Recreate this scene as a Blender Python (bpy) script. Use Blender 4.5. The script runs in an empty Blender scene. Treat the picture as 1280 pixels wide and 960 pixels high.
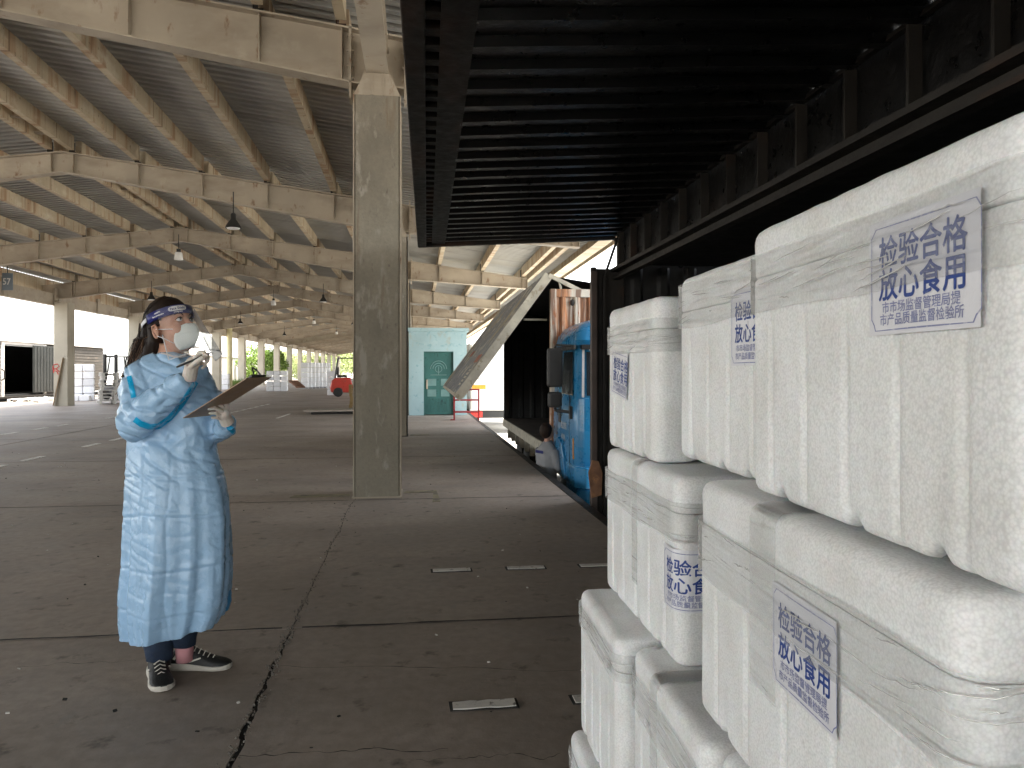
import bpy, bmesh, math, random
from mathutils import Vector, Matrix, Euler, noise
SC = bpy.context.scene
COL = SC.collection
R = math.radians
sin, cos, pi = math.sin, math.cos, math.pi
random.seed(7)

# ---------------------------------------------------------------- camera
EYE = 1.336
YAW = R(7.3)
F = 950.0
cd = bpy.data.cameras.new('camera'); cam = bpy.data.objects.new('camera', cd); COL.objects.link(cam)
cd.sensor_width = 36.0; cd.lens = F / 1280 * 36; cd.shift_y = -17 / 1280
cd.clip_start = 0.05; cd.clip_end = 3000
cam.location = (0, 0, EYE); cam.rotation_euler = (R(90), 0, -YAW)
SC.camera = cam

# ---------------------------------------------------------------- sky, sun, exposure
SUN_EL, SUN_AZ = R(73), R(112)          # azimuth clockwise from +Y
w = bpy.data.worlds.new('World'); SC.world = w; w.use_nodes = True
nt = w.node_tree; nt.nodes.clear()
sky = nt.nodes.new('ShaderNodeTexSky'); sky.sky_type = 'NISHITA'; sky.sun_disc = False
sky.sun_elevation = SUN_EL; sky.sun_rotation = SUN_AZ
sky.air_density = 1.3; sky.dust_density = 2.0; sky.ozone_density = 1.0
hs = nt.nodes.new('ShaderNodeHueSaturation'); hs.inputs['Saturation'].default_value = 0.30
bg = nt.nodes.new('ShaderNodeBackground'); bg.inputs['Strength'].default_value = 0.15
wo = nt.nodes.new('ShaderNodeOutputWorld')
nt.links.new(sky.outputs[0], hs.inputs['Color']); nt.links.new(hs.outputs[0], bg.inputs[0]); nt.links.new(bg.outputs[0], wo.inputs[0])
sl = bpy.data.lights.new('sun', 'SUN'); sl.energy = 3.2; sl.angle = R(15); sl.color = (1, .93, .82)
sun = bpy.data.objects.new('sun', sl); COL.objects.link(sun)
sd = Vector((cos(SUN_EL) * sin(SUN_AZ), cos(SUN_EL) * cos(SUN_AZ), sin(SUN_EL)))
sun.rotation_euler = sd.to_track_quat('Z', 'Y').to_euler()
SC.view_settings.view_transform = 'Standard'; SC.view_settings.look = 'None'
SC.view_settings.exposure = 2.88; SC.view_settings.gamma = 1
SC.cycles.max_bounces = 8; SC.cycles.diffuse_bounces = 5; SC.cycles.transparent_max_bounces = 12
SC.cycles.use_denoising = True

# ---------------------------------------------------------------- helpers
def pt(px, py, Y=None, X=None, Z=None, d=None):
    """photo pixel -> world point on a given plane"""
    v = Vector((sin(YAW), cos(YAW), 0)) + Vector((cos(YAW), -sin(YAW), 0)) * ((px - 640) / F) + Vector((0, 0, 1)) * ((463 - py) / F)
    if Y is not None: t = Y / v.y
    elif X is not None: t = X / v.x
    elif Z is not None: t = (Z - EYE) / v.z
    else: t = d
    return Vector((0, 0, EYE)) + v * t

class MB:
    def __init__(s): s.v = []; s.f = []; s.m = []; s.mi = 0
    def add(s, vs, fs):
        n = len(s.v); s.v += [tuple(v) for v in vs]
        for f in fs: s.f.append(tuple(n + i for i in f)); s.m.append(s.mi)
        return s
    def box(s, x0, x1, y0, y1, z0, z1, M=None):
        vs = [Vector((x, y, z)) for z in (z0, z1) for y in (y0, y1) for x in (x0, x1)]
        if M is not None: vs = [M @ v for v in vs]
        return s.add(vs, [(0, 2, 3, 1), (4, 5, 7, 6), (0, 1, 5, 4), (2, 6, 7, 3), (0, 4, 6, 2), (1, 3, 7, 5)])
    def beam(s, p, q, w, h, up=(0, 0, 1)):
        p = Vector(p); q = Vector(q); d = (q - p).normalized(); up = Vector(up)
        a = d.cross(up)
        if a.length < 1e-4: a = d.cross(Vector((1, 0, 0)))
        a.normalize(); b = a.cross(d)
        vs = [c + a * sx * w / 2 + b * sy * h / 2 for c in (p, q) for sx, sy in ((-1, -1), (1, -1), (1, 1), (-1, 1))]
        return s.add(vs, [(3, 2, 1, 0), (4, 5, 6, 7), (0, 1, 5, 4), (1, 2, 6, 5), (2, 3, 7, 6), (3, 0, 4, 7)])
    def prism(s, poly, axis, a, b):
        """polygon (2D) extruded along axis 0/1/2 from a to b"""
        def P(u, v, t): return {0: (t, u, v), 1: (u, t, v), 2: (u, v, t)}[axis]
        n = len(poly); vs = [P(u, v, a) for u, v in poly] + [P(u, v, b) for u, v in poly]
        fs = [tuple(range(n)), tuple(range(2 * n - 1, n - 1, -1))] + [(i, i + n, (i + 1) % n + n, (i + 1) % n) for i in range(n)]
        return s.add(vs, fs)
    def rings(s, rings, cap=True, closed=True):
        n = len(rings[0]); vs = [v for r in rings for v in r]; fs = []
        for k in range(len(rings) - 1):
            for i in range(n if closed else n - 1):
                j = (i + 1) % n
                fs.append((k * n + i, k * n + j, (k + 1) * n + j, (k + 1) * n + i))
        if cap and closed:
            fs.append(tuple(range(n - 1, -1, -1))); fs.append(tuple((len(rings) - 1) * n + i for i in range(n)))
        return s.add(vs, fs)
    def tube(s, pts, rad, n=8, cap=True):
        pts = [Vector(p) for p in pts]; rs = rad if isinstance(rad, (list, tuple)) else [rad] * len(pts)
        rg = []; prev = None
        for i, p in enumerate(pts):
            d = (pts[min(i + 1, len(pts) - 1)] - pts[max(i - 1, 0)]).normalized()
            a = (prev - d * prev.dot(d)) if prev is not None else d.orthogonal()
            if a.length < 1e-5: a = d.orthogonal()
            a.normalize(); prev = a; b = d.cross(a)
            rg.append([p + (a * cos(2 * pi * k / n) + b * sin(2 * pi * k / n)) * rs[i] for k in range(n)])
        return s.rings(rg, cap)
    def lathe(s, prof, c=(0, 0, 0), n=20, axis=2):
        rg = []
        for r, h in prof:
            ring = []
            for k in range(n):
                a = 2 * pi * k / n; u, v = r * cos(a), r * sin(a)
                p = {2: (u, v, h), 0: (h, u, v), 1: (v, h, u)}[axis]
                ring.append(Vector(p) + Vector(c))
            rg.append(ring)
        return s.rings(rg)
    def ell(s, c, r, M=None, n=16, m=10):
        c = Vector(c); rg = []
        for i in range(m + 1):
            t = pi * i / m; t = min(max(t, .02), pi - .02)
            ring = []
            for k in range(n):
                a = 2 * pi * k / n
                v = Vector((r[0] * sin(t) * cos(a), r[1] * sin(t) * sin(a), r[2] * cos(t)))
                if M is not None: v = M @ v
                ring.append(c + v)
            rg.append(ring)
        return s.rings(rg)
    def xf(s, M, n0=0):
        for i in range(n0, len(s.v)): s.v[i] = tuple(M @ Vector(s.v[i]))
        return s
    def mesh(s, name, mats, smooth=False):
        me = bpy.data.meshes.new(name); me.from_pydata(s.v, [], s.f)
        mats = mats if isinstance(mats, (list, tuple)) else [mats]
        for m in mats: me.materials.append(m)
        if len(mats) > 1: me.polygons.foreach_set('material_index', s.m)
        bm = bmesh.new(); bm.from_mesh(me); bmesh.ops.recalc_face_normals(bm, faces=bm.faces); bm.to_mesh(me); bm.free()
        if smooth is True: me.polygons.foreach_set('use_smooth', [True] * len(me.polygons))
        elif smooth:
            me.shade_smooth() if hasattr(me, 'shade_smooth') else None
            me.set_sharp_from_angle(angle=R(smooth))
        me.update(); return me
    def build(s, name, mats, parent=None, smooth=False, bev=0, seg=2, loc=None):
        o = link(name, s.mesh(name, mats, smooth), parent)
        if bev:
            b = o.modifiers.new('bevel', 'BEVEL'); b.width = bev; b.segments = seg; b.limit_method = 'ANGLE'; b.angle_limit = R(40)
        if loc is not None: o.location = loc
        return o

def link(name, data, parent=None):
    o = bpy.data.objects.new(name, data); COL.objects.link(o)
    if parent is not None: o.parent = parent
    return o
def tag(o, label, cat, group=None, kind=None):
    if label: o['label'] = label
    if cat: o['category'] = cat
    if group: o['group'] = group
    if kind: o['kind'] = kind
    return o
def thing(name, label, cat, loc=(0, 0, 0), rz=0, group=None):
    o = bpy.data.objects.new(name, None); COL.objects.link(o); o.location = loc; o.rotation_euler = (0, 0, rz)
    o.empty_display_size = .2
    return tag(o, label, cat, group)
def struct(o): o['kind'] = 'structure'; return o
def kids(o): return [c for c in COL.objects if c.parent == o]
def dup(o, loc, rz=None, label=None, cache={}):
    """copy of a thing with its parts and sub-parts"""
    if o.name not in cache:
        cache[o.name] = [(c, kids(c)) for c in kids(o)]
    r = o.copy(); COL.objects.link(r); r.location = loc
    if rz is not None: r.rotation_euler = (0, 0, rz)
    if label: r['label'] = label
    for c, gs in cache[o.name]:
        c2 = c.copy(); COL.objects.link(c2); c2.parent = r
        for g in gs:
            g2 = g.copy(); COL.objects.link(g2); g2.parent = c2
    return r
def put(name, me, parent, loc=(0, 0, 0), rot=None):
    o = link(name, me, parent); o.location = loc
    if rot: o.rotation_euler = rot
    return o

# ---------------------------------------------------------------- materials
def mat(name, col, rough=.6, var=.18, scale=3., bump=.15, bscale=60., metal=0., stains=(), stretch=(1, 1, 1), spec=.5, trans=0., sss=0., bdist=.004, coat=0., randoff=True, fine=.0, objvar=0.):
    """stains: list of (colour, noise scale, coverage 0..1, sharpness, stretch)"""
    m = bpy.data.materials.new(name); m.use_nodes = True; n = m.node_tree; L = n.links
    b = n.nodes['Principled BSDF']; b.inputs['Roughness'].default_value = rough; b.inputs['Metallic'].default_value = metal
    b.inputs['Specular IOR Level'].default_value = spec; b.inputs['Coat Weight'].default_value = coat
    b.inputs['Transmission Weight'].default_value = trans
    tc = n.nodes.new('ShaderNodeTexCoord'); vec = tc.outputs['Object']
    if randoff:
        oi = n.nodes.new('ShaderNodeObjectInfo'); mu = n.nodes.new('ShaderNodeMath'); mu.operation = 'MULTIPLY'; mu.inputs[1].default_value = 57.
        L.new(oi.outputs['Random'], mu.inputs[0]); va = n.nodes.new('ShaderNodeVectorMath'); va.operation = 'ADD'
        L.new(vec, va.inputs[0]); L.new(mu.outputs[0], va.inputs[1]); vec = va.outputs[0]
    def mp(st):
        k = n.nodes.new('ShaderNodeMapping'); k.inputs['Scale'].default_value = st; L.new(vec, k.inputs['Vector']); return k.outputs[0]
    def nz(sc, st=(1, 1, 1), det=4.):
        k = n.nodes.new('ShaderNodeTexNoise'); k.inputs['Scale'].default_value = sc; k.inputs['Detail'].default_value = det
        k.inputs['Roughness'].default_value = .6; L.new(mp(st), k.inputs['Vector']); return k.outputs['Fac']
    def mix(f, a, bb):
        k = n.nodes.new('ShaderNodeMix'); k.data_type = 'RGBA'
        for s_, val in ((0, f), (6, a), (7, bb)):
            if hasattr(val, 'is_linked') or hasattr(val, 'node'): L.new(val, k.inputs[s_])
            else: k.inputs[s_].default_value = val if s_ == 0 else (*val[:3], 1)
        return k.outputs[2]
    def rng(f, a, bb, c=0., d=1.):
        k = n.nodes.new('ShaderNodeMapRange'); k.inputs[1].default_value = a; k.inputs[2].default_value = bb; k.inputs[3].default_value = c; k.inputs[4].default_value = d
        L.new(f, k.inputs[0]); return k.outputs[0]
    c = [max(0, x * (1 - var)) for x in col]; d = [min(1, x * (1 + var)) for x in col]
    out = mix(rng(nz(scale, stretch), .3, .7), c, d)
    if fine:
        out = mix(rng(nz(scale * 22, stretch, 2.), .35, .65, 0, fine), out, [x * .55 for x in col])
    for scol, ssc, cov, sh, st in stains:
        e = .5 + (.5 - cov) * .5
        out = mix(rng(nz(ssc, st, 5.), e, e + sh, 0, .85), out, scol)
    if objvar:
        oi2 = n.nodes.new('ShaderNodeObjectInfo'); out = mix(rng(oi2.outputs['Random'], 0, 1, 0, objvar), out, [x * .5 for x in col])
    L.new(out, b.inputs['Base Color'])
    if sss: b.inputs['Subsurface Weight'].default_value = sss; b.inputs['Subsurface Scale'].default_value = .01
    if bump:
        bp = n.nodes.new('ShaderNodeBump'); bp.inputs['Strength'].default_value = bump; bp.inputs['Distance'].default_value = bdist
        L.new(nz(bscale, stretch), bp.inputs['Height']); L.new(bp.outputs[0], b.inputs['Normal'])
    if rough < .95:
        L.new(rng(nz(scale * 4, stretch), .3, .7, max(0, rough - .1), min(1, rough + .12)), b.inputs['Roughness'])
    m['p'] = 1
    return m
S1 = (1, 1, 1)
m_slab = mat('floor concrete', (.325, .274, .232), .62, .25, .7, .5, 30, stains=[((.19, .162, .14), .45, .5, .22, (1, 1.6, 1)), ((.27, .245, .215), .35, .38, .25, (.5, 2.2, 1)), ((.085, .072, .063), 6, .3, .12, S1), ((.26, .24, .215), 11, .24, .1, (1, .3, 1))], spec=.4, bdist=.003, fine=.35, randoff=False)
m_sub = mat('joint earth', (.018, .016, .014), .95, .4, 8, .6, 60)
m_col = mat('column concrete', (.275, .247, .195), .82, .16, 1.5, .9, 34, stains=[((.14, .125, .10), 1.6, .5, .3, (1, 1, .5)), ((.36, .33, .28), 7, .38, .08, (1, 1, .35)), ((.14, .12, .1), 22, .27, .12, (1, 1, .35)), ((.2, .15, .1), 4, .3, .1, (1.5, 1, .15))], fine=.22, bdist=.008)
m_rafter = mat('beam paint', (.40, .345, .27), .6, .14, 1.2, .2, 40, stains=[((.27, .22, .165), 1.8, .5, .25, (.6, 1, 1.6)), ((.22, .13, .075), 7, .27, .08, (1, 1, .4)), ((.48, .43, .35), 3, .35, .2, S1)], spec=.4)
m_purlin = mat('purlin paint', (.50, .42, .30), .65, .14, 1.2, .25, 30, stains=[((.34, .2, .11), 2.2, .5, .14, (.3, 1.8, .1)), ((.62, .57, .45), 3, .4, .2, (1, .6, 1)), ((.16, .10, .06), 3.2, .3, .08, (.3, 2.5, .15)), ((.13, .10, .07), 14, .24, .1, S1)], spec=.35)
m_sheet = mat('roof sheet', (.37, .365, .34), .5, .15, .8, .1, 30, stains=[((.17, .16, .14), 1.4, .4, .25, (.25, 1, 1)), ((.42, .37, .26), .5, .4, .3, (1, 1, 1))], metal=.0, spec=.5)
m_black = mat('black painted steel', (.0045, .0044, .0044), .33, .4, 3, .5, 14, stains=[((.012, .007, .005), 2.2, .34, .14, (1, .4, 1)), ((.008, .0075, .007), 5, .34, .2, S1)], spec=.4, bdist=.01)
m_rail = mat('dark rusty rail', (.017, .0145, .012), .55, .4, 4, .5, 40, stains=[((.055, .022, .01), 1.6, .42, .15, (1, .5, 1)), ((.028, .024, .02), 5, .4, .2, S1)], spec=.3)
m_asph = mat('yard paving', (.42, .40, .36), .9, .12, .3, .2, 20, stains=[((.25, .23, .2), .2, .4, .3, S1)], randoff=False)
# ================================================================ ground and platform
g = MB(); g.add([(-700, -500, -1.1), (700, -500, -1.1), (700, 1200, -1.1), (-700, 1200, -1.1)], [(0, 1, 2, 3)])
gr = g.build('ground', m_asph); gr['kind'] = 'structure'
PX0, PX1, PY0, PY1 = -17.2, 1.70, -16.0, 142.0
pf = thing('platform', None, None); pf['kind'] = 'structure'
MB().box(PX0 + .02, PX1 - .02, PY0, PY1, -1.1, -.0065).build('platform_base', m_sub, pf)
xs = [PX0, -13.9, -7.3, -.63, PX1]; ys = [PY0 + .2]
y = .15 - 3.9 * 4
ys = [.15 + 3.9 * k for k in range(-4, 37)]
def jag(a, b, fixed, vert, amp, gap, near):
    """one slab edge as a run of points, ragged when it is near"""
    n = 110 if near else (8 if abs(b - a) < 8 else 8)
    out = []
    for i in range(n):
        t = a + (b - a) * i / n
        s_ = noise.noise(Vector((t * 1.3, fixed * 3.1, 7))) * amp + noise.noise(Vector((t * 6, fixed * 5.1, 3))) * amp * .45 + noise.noise(Vector((t * 21, fixed * 5.1, 9))) * amp * .4 + noise.noise(Vector((t * 60, fixed * 5.1, 2))) * amp * .25
        out.append((t, fixed + s_ + gap) if not vert else (fixed + s_ + gap, t))
    return out
m_slab2 = m_slab
def slab(i, j):
    x0, x1, y0, y1 = xs[i], xs[i + 1], ys[j], ys[j + 1]
    near = y0 < 11 and y1 > .5 and i >= 1
    big = lambda y_: max(0., 1 - abs(y_ - 2.9) / 1.5)          # the crack is widest near the camera
    amp = .012 if near else .003
    P = []
    P += jag(x0, x1, y0, False, amp, .006, near)
    e = jag(y0, y1, x1, True, .03 if (i == 2 and near) else .004, 0, near)
    if i == 2: e = [(X - .003 - .008 * big(Y) * (1 + .5 * noise.noise(Vector((Y * 9, 0, 0)))), Y) for X, Y in e]
    elif i < 3: e = [(X - .005, Y) for X, Y in e]
    P += e
    P += jag(x1, x0, y1, False, amp, -.006, near)
    e = jag(y1, y0, x0, True, .03 if (i == 3 and near) else .004, 0, near)
    if i == 3: e = [(X + .003 + .008 * big(Y) * (1 + .6 * noise.noise(Vector((Y * 12, 5, 0)))), Y) for X, Y in e]
    elif i > 0: e = [(X + .005, Y) for X, Y in e]
    P += e
    b = MB(); b.prism(P, 2, -.06, random.uniform(-.0015, .0015) if near else 0)
    o = b.build('slab', m_slab, pf)
for i in range(4):
    for j in range(len(ys) - 1): slab(i, j)
# crumbled concrete lying in and beside the crack
m_crumb = mat('crumbled concrete', (.16, .145, .125), .9, .4, 20, .3, 60)
b = MB(); rr = random.Random(3)
for k in range(650):
    Y = rr.choice([rr.uniform(1.6, 4.6), rr.uniform(1.6, 7.8)]); s_ = rr.uniform(.0015, .0055)
    X = -.63 + rr.gauss(0, .015)
    M = Matrix.Translation((X, Y, rr.choice([-.005, -.003, 0]) + s_ * .3)) @ Euler((rr.random() * 3, rr.random() * 3, rr.random() * 3)).to_matrix().to_4x4()
    b.box(-s_, s_, -s_ * .8, s_ * .8, -s_ * .5, s_ * .5, M)
o = b.build('crumbs', m_crumb); o['kind'] = 'stuff'; o['label'] = 'crumbled concrete along the wide crack in the floor'; o['category'] = 'rubble'
# litter specks
m_lit = mat('litter', (.6, .58, .54), .9, .3, 20, 0)
m_litd = mat('dark litter', (.03, .028, .025), .9, .3, 20, 0)
for mm, cnt, lab, nm in ((m_lit, 70, 'tiny pale scraps scattered over the dark floor', 'scraps'), (m_litd, 90, 'tiny dark chips scattered over the dark floor', 'chips')):
    b = MB()
    for k in range(cnt):
        Y = rr.uniform(2.2, 14); X = rr.uniform(-7, 1.6) * min(1, Y / 7); s_ = rr.uniform(.003, .008)
        if X > .3 and Y < 2.4: continue
        M = Matrix.Translation((X, Y, .003 + s_ * .3)) @ Euler((rr.random() * .6, rr.random() * .6, rr.random() * 3)).to_matrix().to_4x4()
        b.box(-s_, s_, -s_ * .7, s_ * .6, -s_ * .3, s_ * .3, M)
    o = b.build(nm, mm); o['kind'] = 'stuff'; o['label'] = lab; o['category'] = 'litter'
# painted dashes: worn white bars in dark sunk frames, and long dashed lines
m_dash = mat('worn road paint', (.68, .65, .6), .7, .15, 6, .3, 60, stains=[((.12, .1, .085), 22, .38, .1, S1)])
m_dframe = mat('dash border', (.03, .027, .024), .9, .3, 20, .3, 60)
def dash(x0, x1, y0, y1, border=True):
    if border:
        MB().prism([(x0 - .012, y0 - .008), (x1 + .012, y0 - .012), (x1 + .01, y1 + .01), (x0 - .015, y1 + .012)], 2, .0005, .004).build('dash_border', m_dframe, pf)
    n = 7; lo = [(x0 + (x1 - x0) * i / n, y0 + random.uniform(-.004, .004)) for i in range(n + 1)]
    hi = [(x0 + (x1 - x0) * i / n, y1 + random.uniform(-.004, .004)) for i in range(n, -1, -1)]
    MB().prism(lo + hi, 2, .002, .008).build('painted_dash', m_dash, pf)
for Y, x_s in ((3.02, (.15, .64, 1.13)), (5.08, (.12, .62, 1.12))):
    for k, x in enumerate(x_s): dash(x, x + .25, Y - .032, Y + .033)
def dline(X, yy, wd=.12, ln=.5):
    for Y in yy: dash(X - wd / 2, X + wd / 2, Y, Y + ln, False)
dline(-5.72, [10.9, 12.0, 14.1, 15.3, 16.6, 18.0, 19.4, 21, 24.3, 25.3, 26.3, 27.3, 28.3, 29.4, 30.5], .1, .62)
dline(-8.5, [15.9, 17.0, 18.3, 19.4, 22.4, 24.2, 26.1, 30, 34], .1, .65)
dline(-3.8, [21.8], .08, 2.2)
dline(-6.4, [4.95], .05, .0)if False else None
m_hair_c = mat('crack dirt', (.03, .026, .022), .95, .3, 20, 0)
for (px0, py0, px1, py1, wd) in ((350, 832, 722, 838, .006), (290, 944, 560, 936, .006), (0, 660, 160, 610, .012), (20, 834, 170, 826, .004), (286, 629, 438, 628, .010), (520, 950, 700, 942, .005)):
    a_, c_ = pt(px0, py0, Z=0), pt(px1, py1, Z=0); n = 46; L_ = []; R_ = []
    for i in range(n + 1):
        t = i / n; q = a_ + (c_ - a_) * t; off = .05 * noise.noise(Vector((t * 4, px0, 0))) + .018 * noise.noise(Vector((t * 17, px0, 5))); w2 = wd * (.25 + .75 * abs(noise.noise(Vector((t * 9, px0, 9)))) * 2) / 2
        L_.append((q.x, q.y + off - w2, .0012)); R_.append((q.x, q.y + off + w2, .0012))
    MB().add(L_ + R_, [(i, i + 1, i + 1 + n + 1, i + n + 1) for i in range(n)]).build('hairline_crack', m_hair_c, pf)
def joint_dirt(P0, P1, wd, n, z=.0035):
    a_, c_ = Vector(P0), Vector(P1); d_ = (c_ - a_).normalized(); nr = Vector((-d_.y, d_.x)); L_ = []; R_ = []
    for i in range(n + 1):
        q = a_ + (c_ - a_) * (i / n); off = .008 * noise.noise(Vector((q.x * 3, q.y * 3, 0))) + .004 * noise.noise(Vector((q.x * 19, q.y * 19, 5)))
        w2 = wd * (.75 + .5 * noise.noise(Vector((q.x * 7, q.y * 7, 9)))) / 2
        e1 = q + nr * (off - w2); e2 = q + nr * (off + w2); L_.append((e1.x, e1.y, z)); R_.append((e2.x, e2.y, z))
    MB().add(L_ + R_, [(i, i + 1, i + n + 2, i + n + 1) for i in range(n)]).build('joint_dirt', m_hair_c, pf)
for yj in ys[4:12]: joint_dirt((-13.9, yj), (-.68, yj), .022, 260); joint_dirt((-.58, yj), (PX1 - .02, yj), .022, 60)
joint_dirt((-7.3, .2), (-7.3, 60), .03, 420)
# faint yellowish paint patches at the pillar foot
m_patch = mat('faded yellow paint', (.27, .24, .16), .8, .3, 4, .2, 40, stains=[((.13, .115, .1), 7, .5, .12, S1)])
for (a, b_, c, d) in ((-.12, .22, 8.35, 8.5), (.18, .26, 7.75, 8.5), (-1.3, -.68, 8.2, 8.36), (-.1, .3, 15.7, 15.95)):
    MB().prism([(a, c), (b_, c + .02), (b_ - .02, d), (a + .03, d)], 2, .0005, .004).build('paint_patch', m_patch, pf)
MB().box(PX1 - .005, PX1 + .02, PY0, 30, -.09, .004).box(PX1 - .07, PX1 - .004, PY0, 30, .001, .005).build('edge_angle', m_rail, pf)

# ================================================================ the shed
FY = lambda k: 8.33 + 7.45 * k
XR, XC, XL, XT, XE = -6.77, -.39, -13.15, 3.45, 4.2      # ridge, right column, left column, rafter tip, roof edge
def zo(k): return .2 if k <= 0 else (0. if k == 1 else (-.08 if k == 2 else -.12))
def ztop(X): return 5.58 - .13 * abs(X - XR)
def dep(X):
    a = abs(X - XR)
    return .40 + .20 * min(a, 6.38) / 6.38 if a <= 6.38 else .58 - (a - 6.38) / 3.84 * .25
shed = thing('freight_shed', 'open sided freight shed with concrete columns and beige portal beams under corrugated roof', 'shed')
KMIN, KMAX = -3, 17
# rafters (three shape variants share meshes by vertical offset through object location)
b = MB(); X0 = XL - .1
xsr = [XL - .9, XL + .25, -10, XR - .8, XR, XR + .8, -3.6, XC - .26, XC + .26, 1.5, XT]
for (za, zb, hw) in ((lambda X: ztop(X), lambda X: ztop(X) - .02, .11), (lambda X: ztop(X) - dep(X) + .02, lambda X: ztop(X) - dep(X), .11), (lambda X: ztop(X) - .02, lambda X: ztop(X) - dep(X) + .02, .008)):
    for i in range(len(xsr) - 1):
        a, c = xsr[i], xsr[i + 1]
        if hw > .05 and i == 7 and False: continue
        vs = [(a, -hw, zb(a)), (c, -hw, zb(c)), (c, hw, zb(c)), (a, hw, zb(a)), (a, -hw, za(a)), (c, -hw, za(c)), (c, hw, za(c)), (a, hw, za(a))]
        b.add(vs, [(3, 2, 1, 0), (4, 5, 6, 7), (0, 1, 5, 4), (2, 3, 7, 6), (1, 2, 6, 5), (3, 0, 4, 7)])
raf = b.mesh('rafter', m_rafter)
PURL = [XR - .2, XR + .2] + [XR + s_ * d for s_ in (1, -1) for d in (1.4, 2.6, 3.85, 5.15, 6.0)] + [.75, 2.05, 3.3]
stf = {}
for X in PURL + [XC - .3, XC + .3, XT - .01, XL + .3]:
    z1 = ztop(X) - .022; z0 = ztop(X) - dep(X) + .022
    stf[X] = MB().box(X - .006, X + .006, -.1, -.009, z0, z1).box(X - .006, X + .006, .009, .1, z0, z1).mesh('stiffener', m_rafter)
cleat = MB().box(-.06, -.045, -.11, .11, .001, .24).box(-.045, .05, -.11, .11, .001, .014).mesh('cleat', m_rail)
colR = {}; colL = {}
def colmesh(h, w_, d_):
    b = MB()
    c = .02
    poly = [(-w_ / 2 + c, -d_ / 2), (w_ / 2 - c, -d_ / 2), (w_ / 2, -d_ / 2 + c), (w_ / 2, d_ / 2 - c), (w_ / 2 - c, d_ / 2), (-w_ / 2 + c, d_ / 2), (-w_ / 2, d_ / 2 - c), (-w_ / 2, -d_ / 2 + c)]
    b.prism(poly, 2, 0, h)
    return b.mesh('column', m_col)
cmR = {}
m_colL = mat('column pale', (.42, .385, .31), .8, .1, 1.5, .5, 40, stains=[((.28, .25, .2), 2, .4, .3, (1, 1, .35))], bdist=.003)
for k in range(KMIN, KMAX + 1):
    z = zo(k); Y = FY(k)
    r = put('rafter', raf, shed, (0, Y, z))
    if k <= 6 and k >= 0:
        for X, me in stf.items(): put('stiffener', me, r)
        for X in PURL: put('cleat', cleat, r, (X, 0, ztop(X)))
    # right column with steel head
    hR = 4.22 + (z - .2) * .9
    if z not in cmR:
        cmR[z] = (colmesh(hR, .48, .5), None)
        b = MB()                                     # flared head under the beam, web plates
        t0, t1 = hR, hR + .27
        vs = [(-.24, -.25, t0), (.24, -.25, t0), (.24, .25, t0), (-.24, .25, t0), (-.115, -.25, t1), (.115, -.25, t1), (.115, .25, t1), (-.115, .25, t1)]
        b.add(vs, [(3, 2, 1, 0), (4, 5, 6, 7), (0, 1, 5, 4), (1, 2, 6, 5), (2, 3, 7, 6), (3, 0, 4, 7)])
        b.box(-.06, -.045, -.262, -.24, t0, t1 - .02); b.box(.06, .075, -.262, -.24, t0, t1 - .02)
        cmR[z] = (cmR[z][0], b.mesh('column_head', m_rafter))
    if k >= 0:
        c_ = put('column', cmR[z][0], shed, (XC, Y, 0))
        put('column_head', cmR[z][1], c_)
    if 0 <= k <= 2:
        b = MB()
        for sx in (-1, 1):
            b.box(sx * .243 - .006, sx * .243 + .006, -.256, -.235, .02, hR)
            b.box(sx * .243 - .006, sx * .243 + .006, .235, .256, .02, hR)
        b.box(-.26, .26, -.27, .27, 0, .012)
        put('edge_strip', b.mesh('edge_strip', m_rail if k > 0 else m_rafter), c_)
        # end plates with bolts where the beams are joined to the column
        zt = ztop(XC) + z; b = MB()
        for X in (XC - .29, XC + .29):
            b.box(X - .012, X + .012, -.11, .11, zt - dep(XC) - .12, zt + .06)
            for zz in (0.04, .2, .36, .5):
                for yy in (-.075, .075): b.lathe([(.016, -.035), (.016, .035)], (X, yy, zt - zz), 6, 0)
        put('end_plate', b.mesh('end_plate', m_rafter), r, (0, 0, -z))
    # left column
    key = ('L', z)
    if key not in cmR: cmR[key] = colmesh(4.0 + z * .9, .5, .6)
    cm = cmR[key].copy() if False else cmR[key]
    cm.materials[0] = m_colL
    put('column', cm, shed, (XL, Y, 0))
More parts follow.
